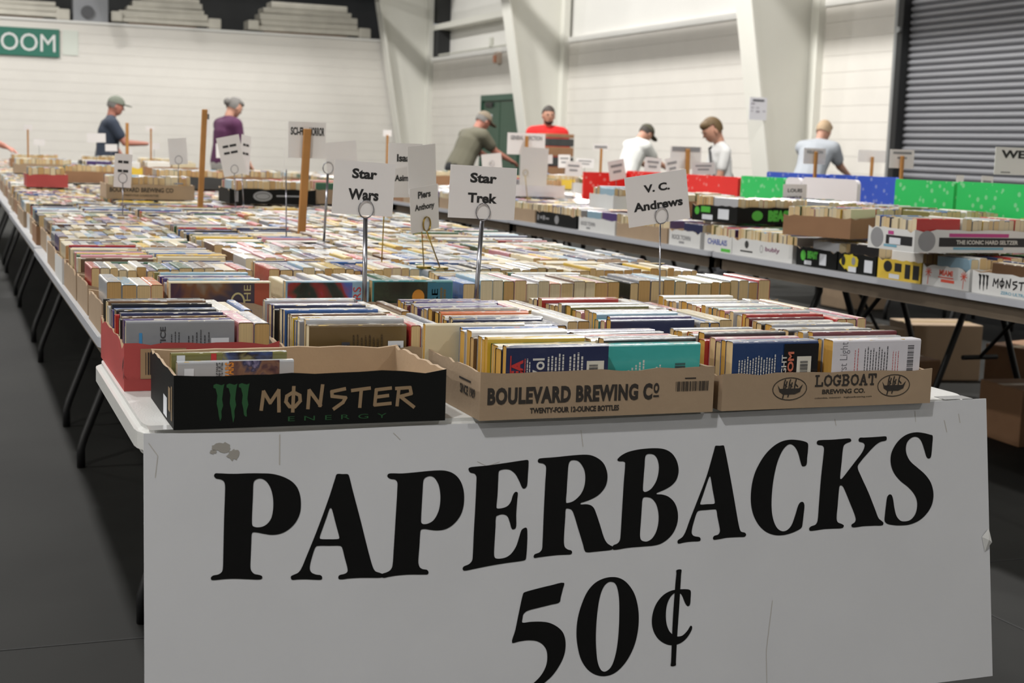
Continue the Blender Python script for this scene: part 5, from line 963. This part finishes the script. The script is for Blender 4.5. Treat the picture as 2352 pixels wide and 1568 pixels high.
# ================================================================== people
def limb(mb, pts, radii, n=14):
    """tapering limb or trunk: rings of (rx, ry) around each joint, rx across the body"""
    pts = [Vector(p) for p in pts]; out = []
    for i in range(len(pts)-1):            # extra rings between joints so the taper stays smooth
        for q in range(3): out.append((pts[i].lerp(pts[i+1], q/3), [radii[i][k]*(1-q/3)+radii[i+1][k]*q/3 for k in (0, 1)]))
    out.append((pts[-1], radii[-1])); k0 = len(mb.v); L_ = len(out)
    for i, (p, r_) in enumerate(out):
        d = (out[min(i+1, L_-1)][0]-out[max(i-1, 0)][0]).normalized()
        u = (Vector((1, 0, 0))-d*d.x); u = u.normalized() if u.length > .3 else (Vector((0, 1, 0))-d*d.y).normalized(); v = d.cross(u)
        for j_ in range(n):
            t = 2*math.pi*j_/n; mb.v.append(tuple(p+u*math.cos(t)*r_[0]+v*math.sin(t)*r_[1]))
    for i in range(L_-1):
        for j_ in range(n): mb.f.append((k0+i*n+j_, k0+i*n+(j_+1) % n, k0+(i+1)*n+(j_+1) % n, k0+(i+1)*n+j_)); mb.m.append(0)
    mb.f += [tuple(k0+j_ for j_ in range(n))[::-1], tuple(k0+(L_-1)*n+j_ for j_ in range(n))]; mb.m += [0, 0]
    for p, r_ in (out[0], out[-1]): mb.ell(p, (r_[0], r_[1], min(r_)), 10, 7)
def fuse(name, mb, m, vox, it=3):
    """weld the overlapping limbs into one continuous skin"""
    me = mb.me(name, m); o = bpy.data.objects.new(name, me); COL.objects.link(o)
    rm = o.modifiers.new('r', 'REMESH'); rm.mode = 'VOXEL'; rm.voxel_size = vox; rm.use_smooth_shade = True
    sm = o.modifiers.new('s', 'SMOOTH'); sm.factor = .6; sm.iterations = it
    dg = bpy.context.evaluated_depsgraph_get(); dg.update(); out = bpy.data.meshes.new_from_object(o.evaluated_get(dg)); bpy.data.objects.remove(o)
    out.materials.clear(); out.materials.append(m); return out
M_skin = mat('skin_light', 'b98a74', .55); M_skr = mat('skin_ruddy', 'a8705f', .55); M_eye = mat('eye_dark', '1b1512', .3); M_lip = mat('lip', '8a4b42', .5)
def person(label, x, y, face_deg, h, lean, hp, shirt, pants, arms, hair=None, cap=None, skin=None, build=1.0, sleeve=.6, bun=False, beard=False, bald=False, child=False):
    s = h/1.75; skin = skin or M_skin; B = build; hs = 1.1 if child else 1.0
    r = bpy.data.objects.new('person', None); COL.objects.link(r); r.location = (x, y, 0); r.rotation_euler.z = math.radians(face_deg); tag(r, label, 'person')
    d = Vector((0, math.sin(lean), math.cos(lean))); pel = Vector((0, -.12*math.sin(lean), .93)); back = Vector((0, -math.cos(lean), math.sin(lean)))
    ch = pel+d*.33; nb = pel+d*.50; hd = Vector((0, math.sin(hp), math.cos(hp))); nk = nb+(d+hd).normalized()*.045; fwd = Vector((0, math.cos(hp), -math.sin(hp)))
    hc = nk+hd*.115*hs+fwd*.025
    mb = MB()
    limb(mb, [pel, pel+d*.17, ch, pel+d*.44, nb], [(.15*B, .11*B), (.135*B, .10*B), (.155*B, .11*B), (.13*B, .085*B), (.065, .06)])
    limb(mb, [nb-d*.03, nk, nk+hd*.06], [(.06, .06), (.056, .058), (.055, .06)])
    k0 = len(mb.v); mb.ell((0, 0, 0), (.077*hs, .097*hs, .118*hs), 16, 12); mb.ell((0, .028, -.058), (.055*hs, .062*hs, .058*hs), 12, 9)
    for i in range(k0, len(mb.v)):
        p = Vector(mb.v[i]); mb.v[i] = tuple(hc+Vector((1, 0, 0))*p.x+fwd*p.y+hd*p.z)
    sh = {}
    for sx, (e_, w_) in zip((-1, 1), arms):
        S = pel+d*.425+Vector((sx*.168*B, 0, 0)); El = S+Vector(e_); Wr = El+Vector(w_); a = (Wr-El).normalized()
        limb(mb, [ch+d*.08+Vector((sx*.1*B, 0, 0)), S], [(.06, .06), (.055*B, .055*B)])
        limb(mb, [S, El, Wr], [(.054*B, .054*B), (.041*B, .041*B), (.027, .027)])
        Pm = Wr+a*.085; sidev = a.cross(Vector((0, 0, 1))).normalized() if abs(a.z) < .95 else Vector((0, 1, 0)); curl = Vector((0, 0, -1)) if abs(a.z) < .9 else Vector((-sx, 0, 0))
        limb(mb, [Wr, Wr+a*.03, Pm], [(.026, .022), (.036, .018), (.04, .016)])
        for q, (o_, ln) in enumerate(((-.030, .058), (-.010, .070), (.010, .065), (.029, .052))):
            b0 = Pm+sidev*o_-a*.012; b1 = b0+a*ln*.55+curl*.008; b2 = b1+a*ln*.45+curl*.022; limb(mb, [b0, b1, b2], [(.0098, .0098), (.0095, .0095), (.0085, .0085)], 8)
        tb = Wr+a*.025+sidev*(-sx*.028); t2 = tb+a*.03+sidev*(-sx*.026)+curl*.006; t3 = t2+a*.03+sidev*(-sx*.004)+curl*.012; limb(mb, [tb, t2, t3], [(.013, .013), (.011, .011), (.0095, .0095)], 8)
        sh[sx] = (S, El, Wr)
    for sx in (-1, 1):
        limb(mb, [pel+Vector((sx*.085, 0, -.02)), Vector((sx*.10, .0, .80)), Vector((sx*.105, .025, .49)), Vector((sx*.11, -.01, .30)), Vector((sx*.115, -.015, .09))], [(.09, .09), (.083, .085), (.056, .058), (.054, .058), (.038, .042)])
        limb(mb, [Vector((sx*.115, -.03, .05)), Vector((sx*.12, .15, .035))], [(.036, .032), (.04, .022)])
    mb.v = [tuple(Vector(v)*s) for v in mb.v]; link('body', fuse('body', mb, skin, .0085*max(s, .9), 2), r)
    mb = MB()
    limb(mb, [pel-d*.05, pel+d*.16, ch, pel+d*.445, nb-d*.012], [(.172*B, .135*B), (.158*B, .126*B), (.178*B, .134*B), (.15*B, .105*B), (.076, .07)])
    for sx in (-1, 1):
        S, El, Wr = sh[sx]; limb(mb, [ch+d*.07+Vector((sx*.06*B, 0, 0)), S], [(.11*B, .10*B), (.078*B, .074*B)]); limb(mb, [nb-d*.02, S+d*.02], [(.07, .065), (.062*B, .06*B)]); limb(mb, [S, S.lerp(El, sleeve)], [(.074*B, .074*B), (.066*B, .066*B)])
    mb.v = [tuple(Vector(v)*s) for v in mb.v]; link('shirt', fuse('shirt', mb, shirt, .014, 3), r)
    mb = MB(); limb(mb, [pel-d*.08, pel+d*.03], [(.165*B, .132*B), (.16*B, .13*B)])
    for sx in (-1, 1): limb(mb, [pel+Vector((sx*.07, 0, -.03)), Vector((sx*.10, 0, .78)), Vector((sx*.105, .025, .49)), Vector((sx*.115, -.01, .10))], [(.108*B, .115*B), (.1*B, .102*B), (.075, .078), (.062, .068)])
    mb.v = [tuple(Vector(v)*s) for v in mb.v]; link('trousers', fuse('trousers', mb, pants, .014, 3), r)
    for sx in (-1, 1): link('shoe', bevel(MB().box(sx*.12*s-.048*s, sx*.12*s+.048*s, -.08*s, .2*s, 0, .08*s).me('shoe', mat('shoe_dark', '2a2a2c', .5)), .025), r)
    hx = Vector((1, 0, 0)); HM = Matrix(((hx.x, fwd.x, hd.x, hc.x*s), (hx.y, fwd.y, hd.y, hc.y*s), (hx.z, fwd.z, hd.z, hc.z*s), (0, 0, 0, 1)))
    def hl(n, mb, m): return link(n, mb.me(n, m, True), r, M=HM @ Matrix.Scale(s*hs, 4))
    hl('nose', MB().add([(0, .086, .022), (-.016, .082, -.028), (.016, .082, -.028), (0, .12, -.024)], [(0, 1, 3), (0, 3, 2), (1, 2, 3)]), skin)
    for sx in (-1, 1): hl('ear', MB().ell((sx*.079, -.005, -.01), (.010, .02, .032), 8, 6), skin); hl('eye', MB().ell((sx*.03, .086, .01), (.012, .008, .007), 8, 6), M_eye); hl('eyebrow', MB().ell((sx*.031, .09, .028), (.017, .006, .004), 8, 5), hair or M_eye)
    hl('mouth', MB().ell((0, .088, -.055), (.022, .006, .005), 8, 6), M_lip)
    if beard: hl('beard', MB().ell((0, .03, -.07), (.062, .068, .052), 14, 10, keep=lambda p: p.y > -.03 and p.z < .012), hair)
    if hair and not bald:
        hl('hair', MB().ell((0, -.010, .018), (.088, .108, .116), 18, 14, keep=lambda p: p.z > .042 or (p.y < .015 and p.z > -.07)), hair)
        hl('hair_fringe', MB().ell((0, .035, .075), (.07, .064, .046), 12, 8), hair) if not cap and not beard else None
        if bun: hl('hair_bun', MB().ell((0, -.12, .02), (.05, .05, .05), 10, 8), hair)
    if cap:
        hl('cap', MB().ell((0, -.006, .035), (.094, .112, .1), 18, 12, keep=lambda p: p.z > -.005), cap)
        hl('cap_brim', MB().ell((0, .125, .045), (.072, .078, .009), 14, 6), cap)
    return r
down = ((0, .06, -.28), (0, .14, -.2)); reach = ((0, .2, -.2), (0, .24, -.1))
H_gr = mat('hair_grey', '6d6a66', .7); H_dk = mat('hair_dark', '3c3630', .7); H_br = mat('hair_brown', '5e4a2c', .7); H_bl = mat('hair_sandy', 'b39a7c', .7)
C = lambda n, c: mat(n, c, .85)
person('person in a navy top and grey cap, browsing at the far left wall', 1.83, 18.45, -90, 1.68, .12, .25, C('cloth_navy', '2e3644'), C('cloth_khaki', '9c8c70'), (down, ((.0, .16, -.24), (0, .26, .0))), hair=H_gr, cap=C('cap_sage', '6f7468'), skin=M_skr, build=1.1)
person('person in a maroon T-shirt with tied dark hair, looking down', 3.12, 17.6, -70, 1.72, .12, .45, C('cloth_maroon', '4d2244'), C('cloth_pale_grey', '9d9a94'), (down, down), hair=H_gr, bun=True, build=1.15)
person('person in an olive T-shirt and tan cap bending over boxes', 6.18, 17.6, -75, 1.76, .5, .6, C('cloth_olive', '5c594a'), C('cloth_black', '1a1b1d'), (reach, reach), hair=H_gr, cap=C('cap_tan', '7d7160'), skin=M_skr, build=1.2)
rp = person('bearded person in a red T-shirt carrying a stack of boxes', 7.50, 18, 170, 1.78, .0, .1, C('cloth_red', 'c81f1c'), C('cloth_jeans', '3a4658'), (((-.06, .04, -.27), (.05, .22, -.05)), ((.06, .04, -.27), (-.05, .22, -.05))), hair=H_dk, beard=True, build=1.2)
fx, fy = math.sin(math.radians(-170)), math.cos(math.radians(-170))
bxs = [('1', .80, .14, M_cor), ('2', .95, .12, M_cgy), ('3', 1.08, .12, M_cor), ('4', 1.21, .10, M_cgy), ('5', 1.32, .05, M_cor)]
for q, (n, z, hh, m) in enumerate(bxs):
    o = link('carried_box', bevel(MB().box(-.2, .2, -.14, .14, 0, hh).me('carried_box', m), .004, 1), loc=(7.42+.0, 17.52, z), rot=(0, 0, math.radians(8))); tag(o, '%s box in the stack carried by the red shirted person' % ['lowest brown', 'second, dark', 'middle brown', 'fourth, dark', 'topmost thin'][q], 'box', 'boxes carried in a stack')
person('person in a white shirt and dark cap bent over the far tables', 8.05, 16.6, -75, 1.66, .45, .75, C('cloth_white', 'cfd0cc'), C('cloth_stone', '8a8374'), (reach, reach), hair=H_dk, cap=C('cap_dark_olive', '4c4a3c'), build=1.1)
ck = person('child in a white T-shirt with a dark shoulder strap', 6.80, 12.0, 85, 1.55, .12, .5, C('cloth_bright_white', 'd6d6d4'), C('cloth_grey_short', '55565a'), (down, down), hair=H_br, build=.85, child=True)
s = 1.55/1.75
link('shoulder_strap', MB().tube([Vector(p)*s for p in ((-.15, .12, 1.0), (-.08, .17, 1.2), (.05, .14, 1.38), (.12, .04, 1.43), (.13, -.08, 1.3), (.05, -.14, 1.1), (-.1, -.12, .98))], .012, 6).me('shoulder_strap', C('strap_dark', '2c2c2e')), ck)
person('person in a pale grey T-shirt with thin sandy hair, leaning over', 9.0, 13.9, -60, 1.72, .5, .5, C('cloth_pale_blue_grey', 'a3a8ae'), C('cloth_dark_grey', '4a4b4e'), (reach, reach), hair=H_bl, bald=False, build=1.15)
person('person in a teal T-shirt cut off by the left picture edge', -.05, 14.0, -100, 1.72, .25, .3, C('cloth_teal', '1f8f8f'), C('cloth_denim', '33405a'), (reach, ((0, .12, -.26), (0, .16, -.22))), hair=H_dk, skin=M_skr, build=1.1)
